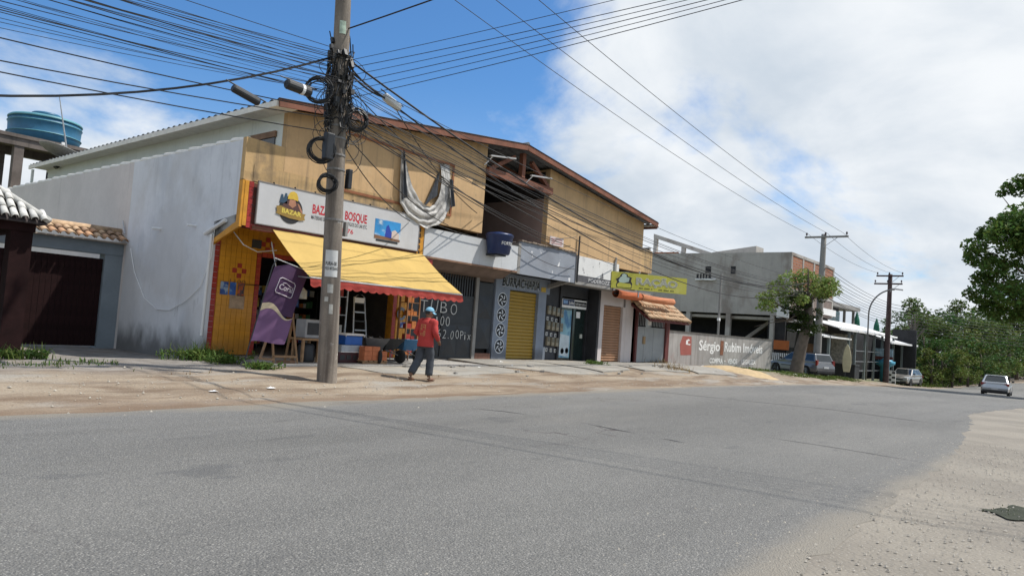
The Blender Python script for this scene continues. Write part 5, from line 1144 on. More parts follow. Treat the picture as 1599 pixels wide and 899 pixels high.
for px, X, k, s in ((1424, 80, 3, .92), (1440, 82, 0, .8), (1462, 84, 1, .85), (1480, 88, 0, .9), (1500, 92, 2, 1.05), (1517, 96, 1, .95), (1534, 100, 0, .85), (1448, 96, 1, 1.0), (1474, 100, 0, 1.0), (1494, 108, 3, 1.02), (1522, 112, 0, .9), (1545, 116, 1, .95), (1560, 124, 0, 1.0), (1574, 132, 2, 1.2), (1588, 140, 1, 1.1), (1602, 150, 0, 1.1), (1540, 130, 3, 1.05), (1560, 140, 1, 1.15), (1580, 155, 0, 1.2), (1610, 165, 1, 1.1), (1630, 150, 0, 1.0), (1650, 160, 2, 1.2), (1670, 150, 1, 1.0), (1432, 105, 0, .95), (1410, 112, 1, .9), (1508, 125, 0, 1.05), (1395, 120, 0, .9), (1690, 170, 0, 1.2), (1487, 79, 2, .62), (1455, 77, 2, .6), (1512, 85, 2, .6), (1530, 90, 0, .55), (1470, 79, 0, .55)):
    a = math.atan2(ray(px, 590).y, ray(px, 590).x); spots.append((X, X*math.tan(a), k, s))
seen = set(); FT = []
for x, y, k, s in spots:
    o = protos[k] if k not in seen else copy_tree(protos[k]); seen.add(k)
    o.location = (x, y, ground_z(x, y)); o.rotation_euler.z = random.uniform(0, 6.28); s *= random.uniform(.94, 1.06)*(1.22 if x > 115 else 1.1 if x > 95 else 1); o.scale = (s*1.05, s*1.05, s); FT.append((o, k, x, y))
ORD = ('nearest the bar', 'second from the bar', 'third from the bar', 'fourth from the bar', 'fifth from the bar', 'sixth from the bar', 'seventh from the bar', 'eighth from the bar', 'ninth from the bar', 'tenth from the bar')
KS = ('deep green rounded tree', 'olive green bushy tree', 'yellowish green lower tree', 'sparse pale-barked tree')
for k in range(4):
    for row, lo_, hi_ in (('front', 0, 100.5), ('rear', 100.5, 999)):
        L_ = sorted((t for t in FT if t[1] == k and lo_ <= t[2] < hi_), key=lambda t: -t[3]/t[2])
        for i, t in enumerate(L_): t[0]['label'] = '%s in the %s row of the forest, %s' % (KS[k], row, ORD[i])
cl = []
for k in range(150):
    x = random.uniform(74, 150); a = math.radians(random.uniform(4.6, 11.5)); y = x*math.tan(a)
    if y < 12.8+max(0, bend(x)*0): y = 12.8+random.uniform(0, 2)
    cl.append((x, y, ground_z(x, y)+random.uniform(.2, .9), random.uniform(.5, 1.1)))
for k in range(60):
    x = random.uniform(150, 200); y = random.uniform(-12, 14); cl.append((x, y, ground_z(x, y)+.6, random.uniform(1, 2)))
tag(leaves(cl, 80, .36, lf_for[1], 'undergrowth'), 'dense undergrowth along the forest edge', 'undergrowth', kind='stuff')
# ------------------------------------------------------------------ grass, weeds, stones
def blades(spots_, hmin, hmax, w, mat, name, parent=None, kind=None, spread=.9):
    mb = MB()
    for (x, y, z) in spots_:
        h_ = random.uniform(hmin, hmax)*random.choice((.5, .8, 1)); a = random.uniform(0, 6.28); l = random.uniform(.2, spread)*h_; dx, dy = math.cos(a), math.sin(a); ww = w*random.uniform(.6, 1.3)
        p = [(x, y, z), (x+dx*l*.35, y+dy*l*.35, z+h_*.6), (x+dx*l, y+dy*l, z+h_)]
        mb.add([(p[0][0]-dy*ww, p[0][1]+dx*ww, p[0][2]-.02), (p[0][0]+dy*ww, p[0][1]-dx*ww, p[0][2]-.02), (p[1][0]+dy*ww*.8, p[1][1]-dx*ww*.8, p[1][2]), (p[1][0]-dy*ww*.8, p[1][1]+dx*ww*.8, p[1][2]), p[2]], [(0, 1, 2, 3), (3, 2, 4)])
    return mb.build(name, mat, parent, kind=kind)
grassm = leafmat('bright_grass', (.10, .15, .03), .5); drym = leafmat('dry_weed', (.27, .20, .09), .5); weedm = leafmat('weed_leaf', (.11, .18, .04), .5)
sp = []
while len(sp) < 5200:
    x = random.uniform(34.5, 52); y = random.uniform(12.0, 15.2)
    if mnoise.noise(V((x*.5, y*.9, 2)))+.35*smooth(38, 44, x) > .12+.3*smooth(12.9, 12.1, y) and not (31 < x < 42.5 and y > 16.6-(x-32)*.155): sp.append((x, y, ground_z(x, y)))
tag(blades(sp, .06, .2, .012, grassm, 'grass'), 'patchy short grass on the verge before the painted lot wall', 'grass', kind='stuff')
sp = [(x, y, ground_z(x, y)) for x, y in ((random.uniform(70, 130), random.uniform(11.0, 14.5)) for _ in range(3500)) if y > 11+.8*mnoise.noise(V((x*.3, 0, 0)))]
tag(blades(sp, .15, .5, .03, grassm, 'grass'), 'long grass along the far road edge below the forest', 'grass', kind='stuff')
sp = [(x, y, ground_z(x, y)) for x, y in ((random.uniform(1.5, 6.2), random.gauss(14.9, .45)) for _ in range(900)) if mnoise.noise(V((x, y*1.5, 4))) > .05]
tag(blades(sp, .03, .11, .010, weedm, 'grass'), 'low green grass by the carport post', 'grass', kind='stuff')
def weed(px, py, r, h_, n, mat, label, wd=.014, Y=None):
    c = on_ground(px, py) if Y is None else at_y(px, py, Y); o = thing('weed_clump', label, 'weed', tuple(c), None)
    s = [(c.x+random.gauss(0, r*.5), c.y+random.gauss(0, r*.35), 0) for _ in range(n)]; s = [(x, y, max(ground_z(x, y), c.z-.04)) for x, y, _ in s]
    blades(s, h_*.3, h_, wd*.8, mat, 'foliage', o, spread=1.2, kind='stuff')
    if mat is not drym: leaves([(x, y, z+h_*.3, .12) for x, y, z in s[::4]], 1500, .075, mat, 'leaf_tuft', o, kind='stuff')
weed(312, 562, .75, .55, 260, weedm, 'tall green weeds at the corner of the grey wall')
weed(352, 566, .6, .3, 160, weedm, 'lower green weeds below the yellow tiled corner')
weed(409, 576, .3, .22, 90, weedm, 'small leafy weed under the leaning purple banner')
weed(30, 560, .5, .35, 130, weedm, 'green weeds at the foot of the dark carport post')
weed(925, 570, .5, .3, 90, weedm, 'green tuft on the concrete before the brown shutter')
weed(1022, 567, .9, .4, 240, drym, 'dry brown weeds on the slab before the grey lot gate'); weed(1052, 577, .8, .32, 160, drym, 'dry weeds beside the heap of yellow sand')
weed(1185, 578, .9, .3, 140, weedm, 'green weeds at the far end of the painted lot wall'); weed(1215, 572, .9, .45, 140, weedm, 'taller weeds beside the nose of the estate car')
hole = on_ground(1592, 803)
hm = M('damp_soil', (.035, .04, .022), .95, .3, 6, .2)
mb = MB().grid(lambda u, v: (hole.x+.34*(u-.5)*2*(.9+.2*math.sin(v*5)), hole.y+.24*(v-.5)*2, ground_z(hole.x, hole.y)+.025+.0*u), 10, 8)
n_ = 24; mb = MB().add([(hole.x, hole.y, hole.z+.012)]+[(hole.x+.34*math.cos(a)*(1+.3*math.sin(2*a+1)+.18*math.sin(5*a)), hole.y+.27*math.sin(a)*(1+.3*math.cos(3*a)+.15*math.sin(7*a)), ground_z(hole.x+.36*math.cos(a), hole.y+.25*math.sin(a))+.014) for a in (k*2*math.pi/n_ for k in range(n_))], [(0, k+1, (k+1) % n_+1) for k in range(n_)])
mb.build('soil_patch', hm, kind='structure')
sp = [(hole.x+random.gauss(0, .14), hole.y+random.gauss(0, .1), hole.z) for _ in range(160)]
tag(blades(sp, .006, .025, .005, leafmat('moss_green', (.06, .10, .02), .5), 'grass'), 'small green patch in a hollow of the right verge', 'grass', kind='stuff')
stone = M('pale_gravel', (.36, .33, .28), .9, .3, 20, .1)
def pebbles(n, fx, smin, smax, name, label):
    mb = MB()
    for _ in range(n):
        x, y = fx(); s = smin+(smax-smin)*random.random()**2.5; z = max(ground_z(x, y), z_road(x))+.010; a = random.uniform(0, 6.28)
        vs = [(x+s*math.cos(a+k*1.57)*random.uniform(.7, 1.2), y+s*math.sin(a+k*1.57)*random.uniform(.7, 1.2), z) for k in range(4)]+[(x, y, z+s*random.uniform(.5, .9))]
        mb.add(vs, [(0, 1, 4), (1, 2, 4), (2, 3, 4), (3, 0, 4)])
    return tag(mb.build(name, stone, kind='stuff'), label, 'gravel')
pebbles(4200, lambda: (lambda x: (x, road_y(x, 0)+random.gauss(-.5, .7)))(random.uniform(2.5, 16)), .004, .02, 'gravel', 'loose gravel along the right road edge')
pebbles(1100, lambda: (random.uniform(1, 36), random.gauss(12.0, 1.0)), .010, .035, 'gravel', 'scattered stones on the dirt verge before the shops')
chunk = M('broken_concrete_chunk', (.31, .295, .27), .95, .2, 5, .12)
for i in range(26):
    x = random.uniform(10.5, 31); y = random.choice((random.gauss(13.0, .35), random.gauss(14.35, .15))); s = random.uniform(.04, .13); z = ground_z(x, y)+.03
    mb = MB(); a = random.uniform(0, 6.28); n_ = 6
    top = [(x+s*math.cos(a+k*1.047)*random.uniform(.6, 1.3), y+s*math.sin(a+k*1.047)*random.uniform(.5, 1.1), z+s*random.uniform(.2, .5)) for k in range(n_)]; bot = [(p[0], p[1], z-.06) for p in top]
    mb.add(top+bot, [tuple(range(n_)), tuple(range(2*n_-1, n_-1, -1))]+[(k, (k+1) % n_, n_+(k+1) % n_, n_+k) for k in range(n_)])
    tag(mb.build('concrete_chunk', chunk), 'broken chunk of concrete on the verge before the shops', 'rubble', 'broken concrete on the verge')
sp = [(x, y, ground_z(x, y)) for x, y in ((random.uniform(2, 34), random.gauss(13.6, .7)) for _ in range(2600)) if mnoise.noise(V((x*.9, y*1.6, 14))) > .32 and y > 11.6]
tag(blades(sp, .02, .09, .007, drym, 'grass'), 'sparse dry grass in patches along the dirt verge', 'grass', kind='stuff')
rock = M('broken_rubble', (.50, .47, .42), .9, .2, 5, .1)
for i in range(9):
    p = on_ground(random.uniform(1228, 1300), random.uniform(581, 590)); s = random.uniform(.08, .22)
    mb = MB().grid(lambda u, v: tuple(p+V((math.cos(u*6.283)*math.sin(v*math.pi), math.sin(u*6.283)*math.sin(v*math.pi), math.cos(v*math.pi)*.6))*s*(1+.4*mnoise.noise(V((u*3, v*3, i))))), 9, 6)
    tag(mb.build('rubble_stone', rock), 'pale lump of rubble on the grass by the leaning tree', 'stone', 'rubble by the leaning tree')
for px, py, s in ((780, 567, .28), (748, 574, .06), (800, 572, .1), (1098, 572, .16), (1132, 577, .2), (1115, 583, .12), (333, 612, .07), (423, 607, .08)):
    p = on_ground(px, py); mb = MB().grid(lambda u, v: tuple(p+V(((u-.5)*2*s, (v-.5)*1.3*s, .02+.35*s*max(0, mnoise.noise(V((u*4+px, v*4, 0)))+.45)*math.sin(math.pi*u)*math.sin(math.pi*v)))), 10, 10)
    tag(mb.build('litter_scrap', whitepaint), ('crumpled white plastic bag on the concrete before the painted tyre pier' if s > .25 else 'scrap of white litter on the ground'), 'litter', None if s > .25 else 'scraps of litter')
# ------------------------------------------------------------------ vehicles
tyre = M('tyre_rubber', (.018, .018, .019), .85, .2, 8); rimm = M('alloy_rim', (.38, .39, .40), .35, .1, 8, metal=.7); glassm = M('car_glass', (.018, .024, .028), .06, .15, 1.2, 0, spec=.8)
plast = M('black_bumper_plastic', (.025, .026, .028), .6, .2, 6); tail = M('tail_lamp_red', (.22, .012, .014), .15, .2, 6, coat=.5); headl = M('head_lamp_glass', (.55, .58, .60), .1, .1, 6, coat=.5); platem = M('number_plate', (.55, .56, .56), .5, .1, 6)
def silver(nm, c): return M(nm, c, .32, .05, 1.5, .02, metal=.55, coat=.6, low=((.16, .13, .1), .15, .7, .45))
def car(label, L, Wd, H, loc, rz, paint, wagon=False, wb=.62, roofrack=False):
    o = thing('car', label, 'car'); hl, hw = L/2, Wd/2
    bz = H*.645; xr, xf = -L*.295, L*.315; R_ = .335
    def arch(x): return [(x+(R_+.045)*math.cos(a), .30+(R_+.045)*math.sin(a)) for a in (math.pi*k/10 for k in range(10, -1, -1))]
    pr = [(-hl+.06, .30)]+[(x, z) for x, z in arch(xr)]+[(x, z) for x, z in arch(xf)]+[(hl-.08, .24), (hl, .42), (hl-.02, .62), (hl-.16, bz-.20), (L*.24, bz-.015), (L*.22, bz), (-hl+.10, bz+.03), (-hl+.02, bz-.12), (-hl-.02, .56), (-hl, .36)]
    pr = [(x, max(z, .18)) for x, z in pr]
    mb = MB().prism(pr, 'y', -hw, hw)
    # tumble: narrow nose and tail in plan
    mb.v = [(x, y*(1-.10*max(0, (abs(x)-hl*.62)/(hl*.38))**2-.05*max(0, (z-.62)/.4)), z) for x, y, z in mb.v]
    mb.build('body', paint, o, bevel=.035)
    xb0, xb1 = L*.235, (-hl+.07 if wagon else -hl+.10); xr0, xr1 = L*.055, (-hl+.30 if wagon else -hl+.72)
    wb0, wr = hw*.93, hw*.735; zr = H
    def cab(x0, x1, w0, xa, xb, w1, z0, z1): return [(x1, -w0, z0), (x0, -w0, z0), (x0, w0, z0), (x1, w0, z0), (xb, -w1, z1), (xa, -w1, z1), (xa, w1, z1), (xb, w1, z1)]
    c_ = cab(xb0, xb1, wb0, xr0, xr1, wr, bz-.03, zr)
    MB().add(c_, [(0, 3, 2, 1), (4, 5, 6, 7), (0, 1, 5, 4), (1, 2, 6, 5), (2, 3, 7, 6), (3, 0, 4, 7)]).build('cabin', paint, o, bevel=.05)
    P = [V(p) for p in c_]
    def pane(a, b, c, d, u0, u1, v0, v1, nm='window', off=.004):
        a, b, c, d = P[a], P[b], P[c], P[d]
        f = lambda u, v: a.lerp(b, u).lerp(d.lerp(c, u), v); n = (b-a).cross(d-a).normalized()
        if n.dot((a+c)/2-V((0, 0, bz+.1))) < 0: n = -n
        return MB().add([f(u, v)+n*off for u, v in ((u0, v0), (u1, v0), (u1, v1), (u0, v1))]+[f(u, v)-n*.01 for u, v in ((u0, v0), (u1, v0), (u1, v1), (u0, v1))], [(0, 1, 2, 3), (0, 4, 5, 1), (1, 5, 6, 2), (2, 6, 7, 3), (3, 7, 4, 0)]).build(nm, glassm, o)
    pane(3, 0, 4, 7, .08, .92, .14, .86, 'rear_window'); pane(1, 2, 6, 5, .06, .94, .08, .9, 'windscreen')
    cuts = ((.05, .31), (.345, .64), (.675, .95)) if wagon else ((.10, .27), (.30, .60), (.635, .95))
    for s, q in ((0, (0, 1, 5, 4)), (1, (3, 2, 6, 7))):
        for a, b in cuts: pane(*q, a, b, .16, .88, 'side_window')
    for s in (-1, 1):
        for x in (xr, xf):
            w = MB().lathe((x, s*(hw-.10), .315), [(.20, -.10), (.30, -.10), (.315, -.07), (.315, .07), (.30, .10), (.20, .10)], 24, 'y').build('wheel', tyre, o, smooth=False)
            MB().lathe((x, s*(hw-.005)-.0, .315), [(.0, s*.0), (.06, s*.004), (.19, -s*.02), (.205, s*.005)], 20, 'y').build('rim', rimm, w)
        MB().obox((xb0-.18, s*(hw+.06), bz+.09), .1, .17, .12).build('mirror', plast if not wagon else plast, o, bevel=.03)
        MB().obox((-hl+.07, s*(hw*.80), bz-.12 if not wagon else bz-.05), .12, .30 if not wagon else .16, .17 if not wagon else .34, Matrix.Rotation(s*.22, 3, 'Z')).build('tail_lamp', tail, o, bevel=.02)
        MB().obox((hl-.17, s*hw*.72, bz-.25), .26, .36, .15, Matrix.Rotation(-s*.35, 3, 'Z') @ Matrix.Rotation(.3, 3, 'Y')).build('headlight', headl, o, bevel=.03)
        MB().box(xr+.42, xf-.42, s*hw-.012, s*hw+.012, .24, .30).box(xr+.45, xf-.5, s*hw*.985-.012, s*hw*.985+.02, .56, .61).build('side_trim', plast, o)
        MB().box(L*.0, L*.11, s*hw*.985-.01, s*hw*.985+.016, bz-.12, bz-.095).build('door_handle', plast if not wagon else paint, o)
    MB().box(-hl-.045, -hl+.1, -hw*.86, hw*.86, .26, .42).build('rear_bumper', plast, o, bevel=.02); MB().box(hl-.12, hl+.02, -hw*.78, hw*.78, .24, .40).build('front_bumper', plast, o, bevel=.02)
    MB().box(hl-.05, hl+.012, -hw*.5, hw*.5, .50, .60).build('grille', plast, o)
    MB().box(-hl-.05, -hl-.01, -.2, .2, .55 if wagon else .44, .66 if wagon else .55).build('number_plate', platem, o); MB().box(hl+.021, hl+.035, -.2, .2, .36, .47).build('number_plate', platem, o)
    MB().box(-hl+.2, hl-.25, -hw+.1, hw-.1, .17, .5).build('underbody', plast, o)
    if wagon:
        for s in (-1, 1): MB().tube([(xr0-.1, s*wr*.9, zr+.01), (xr0-.2, s*wr*.9, zr+.05), (xr1+.2, s*wr*.9, zr+.05), (xr1+.1, s*wr*.9, zr+.01)], .018, 6).build('roof_rail', plast, o)
    else: MB().box(-hl+.62, -hl+.8, -wr*.8, wr*.8, zr-.035, zr-.005).build('spoiler', paint, o, bevel=.01)
    o.location = loc; o.rotation_euler = (0, 0, rz); return o
wp = at_g(1258, 44.6)+V((1.22, .73, 0)); wp.z = ground_z(wp.x, wp.y)
car('grey estate car parked nose-in behind the leaning tree', 4.15, 1.66, 1.43, (wp.x, wp.y, wp.z), math.radians(62), silver('worn_silver_paint', (.20, .205, .215)), wagon=True)
cp3 = at_g(1414, 62); car('silver hatchback coming towards us beside the blue column', 3.95, 1.70, 1.46, tuple(cp3), math.radians(173), silver('warm_silver_paint', (.38, .36, .33)))
cp4 = at_g(1557, 53); car('bright silver hatchback driving away on the road at right', 4.0, 1.76, 1.46, (cp4.x, cp4.y, z_road(cp4.x)+.012), math.radians(2), silver('bright_silver_paint', (.50, .52, .54)))
# ------------------------------------------------------------------ the man in the red shirt
skin = M('brown_skin', (.20, .105, .065), .6, .08, 8, .02)
mp_ = on_ground(660, 594)
H_ = thing('person', 'man in red long-sleeved shirt, dark trousers and light blue cap walking away', 'person', tuple(mp_), rz=math.radians(8))
ROOTLOC[H_.name] = V((0, 0, 0))
def ell(mb, c, a, b, h_, n=16, m=10, rot=None):
    R_ = rot or Matrix.Identity(3); c = V(c)
    return mb.grid(lambda u, v: tuple(c+R_ @ V((a*math.sin(math.pi*v)*math.cos(2*math.pi*u), b*math.sin(math.pi*v)*math.sin(2*math.pi*u), -h_*math.cos(math.pi*v)))), n, m)
LH, LK_, LA = V((.02, -.09, .90)), V((.10, -.10, .50)), V((.07, -.11, .085))       # leading leg
RH_, RK, RA = V((-.02, .09, .90)), V((-.05, .12, .50)), V((-.30, .14, .11))     # trailing leg
SHL, SHR = V((.03, .195, 1.385)), V((.03, -.195, 1.385)); ELL, ELR = V((-.03, .285, 1.13)), V((-.02, -.285, 1.12)); WRL, WRR = V((.19, .22, .985)), V((.20, -.215, .965))
body = MB()
body.tube([(0, 0, .86), (0, 0, 1.0), (.02, 0, 1.2), (.03, 0, 1.36), (.04, 0, 1.45), (.05, 0, 1.55)], [.12, .135, .135, .12, .058, .055], 12)
for h_, k, a in ((LH, LK_, LA), (RH_, RK, RA)): body.tube([h_, h_.lerp(k, .5), k, k.lerp(a, .35), a], [.085, .075, .055, .055, .038], 10)
for s, e, w in ((SHL, ELL, WRL), (SHR, ELR, WRR)):
    body.tube([V((.03, 0, 1.37)), s, s.lerp(e, .5), e, e.lerp(w, .4), w], [.07, .055, .047, .038, .038, .026], 10)
    d = (w-e).normalized(); side = V((0, 1 if w.y > 0 else -1, 0)); dn = V((0, 0, -1))
    pc = w+d*.05; body.tube([w, pc, w+d*.09], [.026, .036, .034], 8); nrm = d.cross(dn).normalized()
    for q, L_ in enumerate((.062, .072, .068, .055)):
        b0 = w+d*.085+nrm*(q-1.5)*.019; body.tube([b0, b0+d*L_*.5+dn*.006, b0+d*L_*.85+dn*.025, b0+d*L_*.9+dn*.045], [.0098, .0092, .0085, .007], 7)
    t0 = w+d*.03-side*.02; body.tube([t0, t0+d*.035-side*.025, t0+d*.065-side*.03+dn*.012], [.013, .0115, .009], 7)
for a, tw_ in ((LA, 0), (RA, .35)):
    R_ = Matrix.Rotation(tw_, 3, 'Y'); ell(body, a+R_ @ V((.075, 0, -.045)), .125, .046, .033, rot=R_)
    for q in range(5): ell(body, a+R_ @ V((.185-.008*abs(q-1), (q-2)*.019, -.055)), .028, .011, .013, 8, 6, R_)
hr = Matrix.Rotation(-.45, 3, 'Z') @ Matrix.Rotation(.12, 3, 'Y')
hc = V((.065, 0, 1.60)); ell(body, hc, .098, .078, .118, 20, 14, hr); ell(body, hc+hr @ V((.03, 0, -.055)), .07, .058, .07, 14, 10, hr)
ell(body, hc+hr @ V((.108, 0, -.02)), .02, .014, .028, 8, 6, hr); ell(body, hc+hr @ V((.098, 0, -.065)), .012, .026, .008, 8, 6, hr)
for s in (-1, 1):
    ell(body, hc+hr @ V((-.002, s*.08, -.012)), .02, .01, .033, 8, 6, hr); ell(body, hc+hr @ V((.092, s*.032, .005)), .01, .016, .009, 8, 6, hr)
bo = body.build('body', skin, H_, smooth=True)
rm = bo.modifiers.new('remesh', 'REMESH'); rm.mode = 'VOXEL'; rm.voxel_size = .0062; rm.use_smooth_shade = True
redsh = M('red_shirt_cloth', (.42, .04, .035), .85, .1, 5, .06, bump=.3, bscale=9)
def loft(mb, rings, n=26, wr=.0, seed=0):
    vs = []
    for (c, a, b) in rings:
        for k in range(n):
            t = 2*math.pi*k/n; w = 1+wr*mnoise.noise(V((math.cos(t)*1.5+seed, math.sin(t)*1.5, c[2]*11)))
            vs.append((c[0]+a*math.cos(t)*w, c[1]+b*math.sin(t)*w, c[2]))
    m = len(rings); return mb.add(vs, [(i*n+k, i*n+(k+1) % n, (i+1)*n+(k+1) % n, (i+1)*n+k) for i in range(m-1) for k in range(n)])
sh = MB()
prof = [(.80, .165, .215), (.83, .165, .214), (.9, .155, .205), (.98, .152, .20), (1.08, .148, .20), (1.2, .145, .21), (1.3, .135, .215), (1.37, .115, .205), (1.41, .09, .15), (1.44, .07, .09), (1.475, .062, .068)]
rings = []
for (z0, a0_, b0_), (z1, a1_, b1_) in zip(prof, prof[1:]):
    for k in range(4): t = k/4; z = lerp(z0, z1, t); rings.append(((.02*smooth(.9, 1.4, z), 0, z), lerp(a0_, a1_, t), lerp(b0_, b1_, t)))
rings.append(((.035, 0, 1.475), .060, .066)); loft(sh, rings, 36, .075, 2)
def sleeve(mb, pts, rs, seed):
    P = []; Rr = []
    for (a, b, r0, r1) in zip(pts, pts[1:], rs, rs[1:]):
        for k in range(6): t = k/6; p = V(a).lerp(V(b), t); P.append(p); Rr.append(lerp(r0, r1, t)*(1+.2*mnoise.noise(p*18+V((seed, 0, 0)))))
    P.append(V(pts[-1])); Rr.append(rs[-1]); mb.tube(P, Rr, 14)
sleeve(sh, [V((.02, .12, 1.37)), SHL, ELL, WRL-(WRL-ELL)*.1], [.085, .085, .066, .052], 1); sleeve(sh, [V((.02, -.12, 1.37)), SHR, ELR, WRR-(WRR-ELR)*.1], [.085, .085, .066, .052], 5)
sho = sh.build('shirt', redsh, H_, smooth=True)
prn = M('faded_yellow_print', (.55, .27, .11), .85, .2, 12)
def backp(u, z): 
    a = lerp(.5, 1, 0); th = math.pi+u/.2; zz_ = z
    r = [np.interp(z, [p[0] for p in prof], [p[i] for p in prof]) for i in (1, 2)]
    return (.02+r[0]*math.cos(th)*1.09, r[1]*math.sin(th)*1.06, z)
pm = MB()
for (u0, u1, z0, z1) in ((-.07, .06, 1.30, 1.315), (-.07, -.055, 1.2, 1.3), (.045, .06, 1.19, 1.3), (-.04, -.025, 1.2, 1.28), (0, .03, 1.24, 1.27), (-.07, -.01, 1.19, 1.2), (-.065, -.05, 1.06, 1.17), (-.02, -.005, 1.05, 1.17), (-.05, 0, 1.11, 1.12), (.02, .035, 1.04, 1.16), (.05, .062, 1.05, 1.17), (.02, .06, 1.15, 1.165)):
    pm.add([backp(u0, z0), backp(u1, z0), backp(u1, z1), backp(u0, z1)], [(0, 1, 2, 3)])
pm.build('shirt_print', prn, sho)
tr = MB(); grey = M('dark_grey_trousers', (.055, .062, .075), .9, .15, 4, .08, bump=.3, bscale=12)
loft(tr, [((0, 0, z), a, b) for z, a, b in ((.97, .115, .15), (.92, .118, .155), (.86, .12, .16), (.80, .128, .175), (.76, .10, .16))], 24, .03, 4)
sleeve(tr, [LH+V((0, 0, -.02)), LK_, LA+V((0, 0, .045))], [.11, .098, .088], 3); sleeve(tr, [RH_+V((0, 0, -.02)), RK, RA+V((.02, 0, .06))], [.11, .098, .088], 8)
tr.build('trousers', grey, H_, smooth=True)
capb = M('light_blue_cap', (.20, .43, .58), .8, .08, 6, .04)
cp_ = MB().grid(lambda u, v: tuple(hc+hr @ V((.112*math.cos(2*math.pi*u)*math.sin(v*1.62), .094*math.sin(2*math.pi*u)*math.sin(v*1.62), .035+.10*math.cos(v*1.62)))), 24, 10)
cp_.build('cap', capb, H_, smooth=True)
br = MB().grid(lambda u, v: tuple(hc+hr @ V((.095*math.cos((u-.5)*2.5)+v*.085*math.cos((u-.5)*1.6), .09*math.sin((u-.5)*2.5)*(1+.05*v), .028-.03*v-.018*((u-.5)*2)**2))), 14, 5)
n_ = len(br.v); br.v += [(x, y, z-.006) for x, y, z in br.v]; br.f += [tuple(i+n_ for i in f) for f in list(br.f)]; br.mi = [0]*len(br.f); br.build('cap_brim', capb, H_, smooth=True)
hb = MB().grid(lambda u, v: tuple(hc+hr @ V((-.104*math.cos((u-.5)*2.4), .085*math.sin((u-.5)*2.4), .03-.075*v))), 14, 5)
n_ = len(hb.v); hb.v += [(x*.97+.002, y*.97, z) for x, y, z in hb.v]; hb.f += [tuple(i+n_ for i in f) for f in list(hb.f)]; hb.mi = [0]*len(hb.f); hb.build('hair', M('dark_hair', (.03, .026, .024), .9, .2, 20), H_, smooth=True)
for a, tw_ in ((LA, 0), (RA, .35)):
    R_ = Matrix.Rotation(tw_, 3, 'Y'); q = MB(); c = a+R_ @ V((.08, 0, -.085)); ell(q, c, .142, .052, .014, 18, 6, R_)
    q.tube([c+R_ @ V((.03, .045, .01)), c+R_ @ V((.05, 0, .055)), c+R_ @ V((.03, -.045, .01))], .008, 5); q.build('sandal', M('brown_sandal', (.12, .06, .035), .8, .2, 8), H_, smooth=True)
# ------------------------------------------------------------------ the bazaar's goods
FL = FZ-.028
woodl = M('pale_timber', (.33, .20, .105), .8, .2, 5, .1)
bn = at_y(381, 568, 14.85); FB = thing('banner_flag', 'leaning purple banner flag with white paint-brand logo beside the yellow corner', 'banner', (bn.x, 14.5, FL))
FYB = 14.5
fp = [at_y(px, py, FYB) for px, py in ((381, 568), (391, 532), (408, 475), (426, 415), (433, 404))]
MB().tube(fp, .014, 7).build('banner_pole', blackmetal, FB)
tl, tr_, br_, bl_ = (at_y(px, py, FYB) for px, py in ((432, 404.5), (482.5, 425), (442, 537), (391.5, 532)))
MB().tube([tl+V((-.05, 0, .02)), tr_+V((.05, 0, 0))], .012, 6).build('top_arm', steel, FB)
purp = M('purple_banner_cloth', (.062, .026, .078), .8, .06, 1.5, .03, trans=.15); lil = M('lilac_banner_cloth', (.19, .10, .215), .8, .08, 1.5, .03, trans=.15)
def bnr(u, v, d=0.):
    u2 = u; p = bl_.lerp(br_, u2).lerp(tl.lerp(tr_, u2), v)
    cut = .16*max(0, (v-.9)/.1)*max(0, 1-u*2.6)
    return tuple(p+V((.02*math.sin(v*9)*u*(1-v), .05*math.sin(u*5+v*4)*(1-v*.7)-d, -cut+.03*math.sin(u*6)*(1-v)*.5)))
MB().grid(lambda u, v: bnr(u, .36+.64*v), 18, 26).build('banner_cloth', purp, FB, smooth=True)
MB().grid(lambda u, v: bnr(u, (.36+.05*math.sin(u*6))*v, .004), 18, 16).build('banner_lower_cloth', lil, FB, smooth=True)
MB().grid(lambda u, v: bnr(u, .36+.05*math.sin(u*6)+(.0+.085*(1-u)**1.2+.008)*v, .008), 18, 3).build('banner_wave', M('cream_wave', (.48, .40, .28), .8), FB, smooth=True)
wl = M('banner_white', (.55, .50, .56), .8)
lo = [(.25, .615), (.70, .60), (.75, .615), (.75, .77), (.70, .795), (.30, .81), (.24, .79), (.22, .635)]
mb = MB()
for (a, b) in zip(lo, lo[1:]+lo[:1]): mb.tube([V(bnr(lerp(a[0], b[0], t/4), lerp(a[1], b[1], t/4), .012)) for t in range(5)], .010, 4)
mb.build('logo_outline', wl, FB)
text('Coral', wl, FB, (0, 0, 0), X_, Z_, .13, .40, name='logo_text', bold=.01, warp=lambda u, v: bnr(.29+u/.95, .665+v/1.75, .012))
MB().tube([V(bnr(.36+.3*t/6, .745+.014*math.sin(t*.9), .012)) for t in range(7)], .009, 4).build('logo_swoosh', wl, FB)
MB().lathe((bn.x+.05, 14.42, FL), [(.0, -.02), (.3, -.02), (.3, .06), (.22, .10), (.05, .12), (0, .12)], 18).build('banner_base', plast, FB)
AF = thing('easel_board', 'wooden A-frame easel standing behind the purple banner', 'easel', (9.8, 14.95, FL))
for a, b in (((403, 571), (427, 500)), ((427, 571), (424, 500)), ((464, 570), (457, 489)), ((445, 560), (457, 500))):
    y = 14.85 if b[0] != 457 or a[0] == 464 else 15.5; p, q = at_y(*a, y), at_y(*b, 15.0); p.z = FL; MB().beam(p, q, .05, .035).build('leg', woodl, AF)
p, q = at_y(428, 556, 14.84), at_y(463, 557, 14.84)
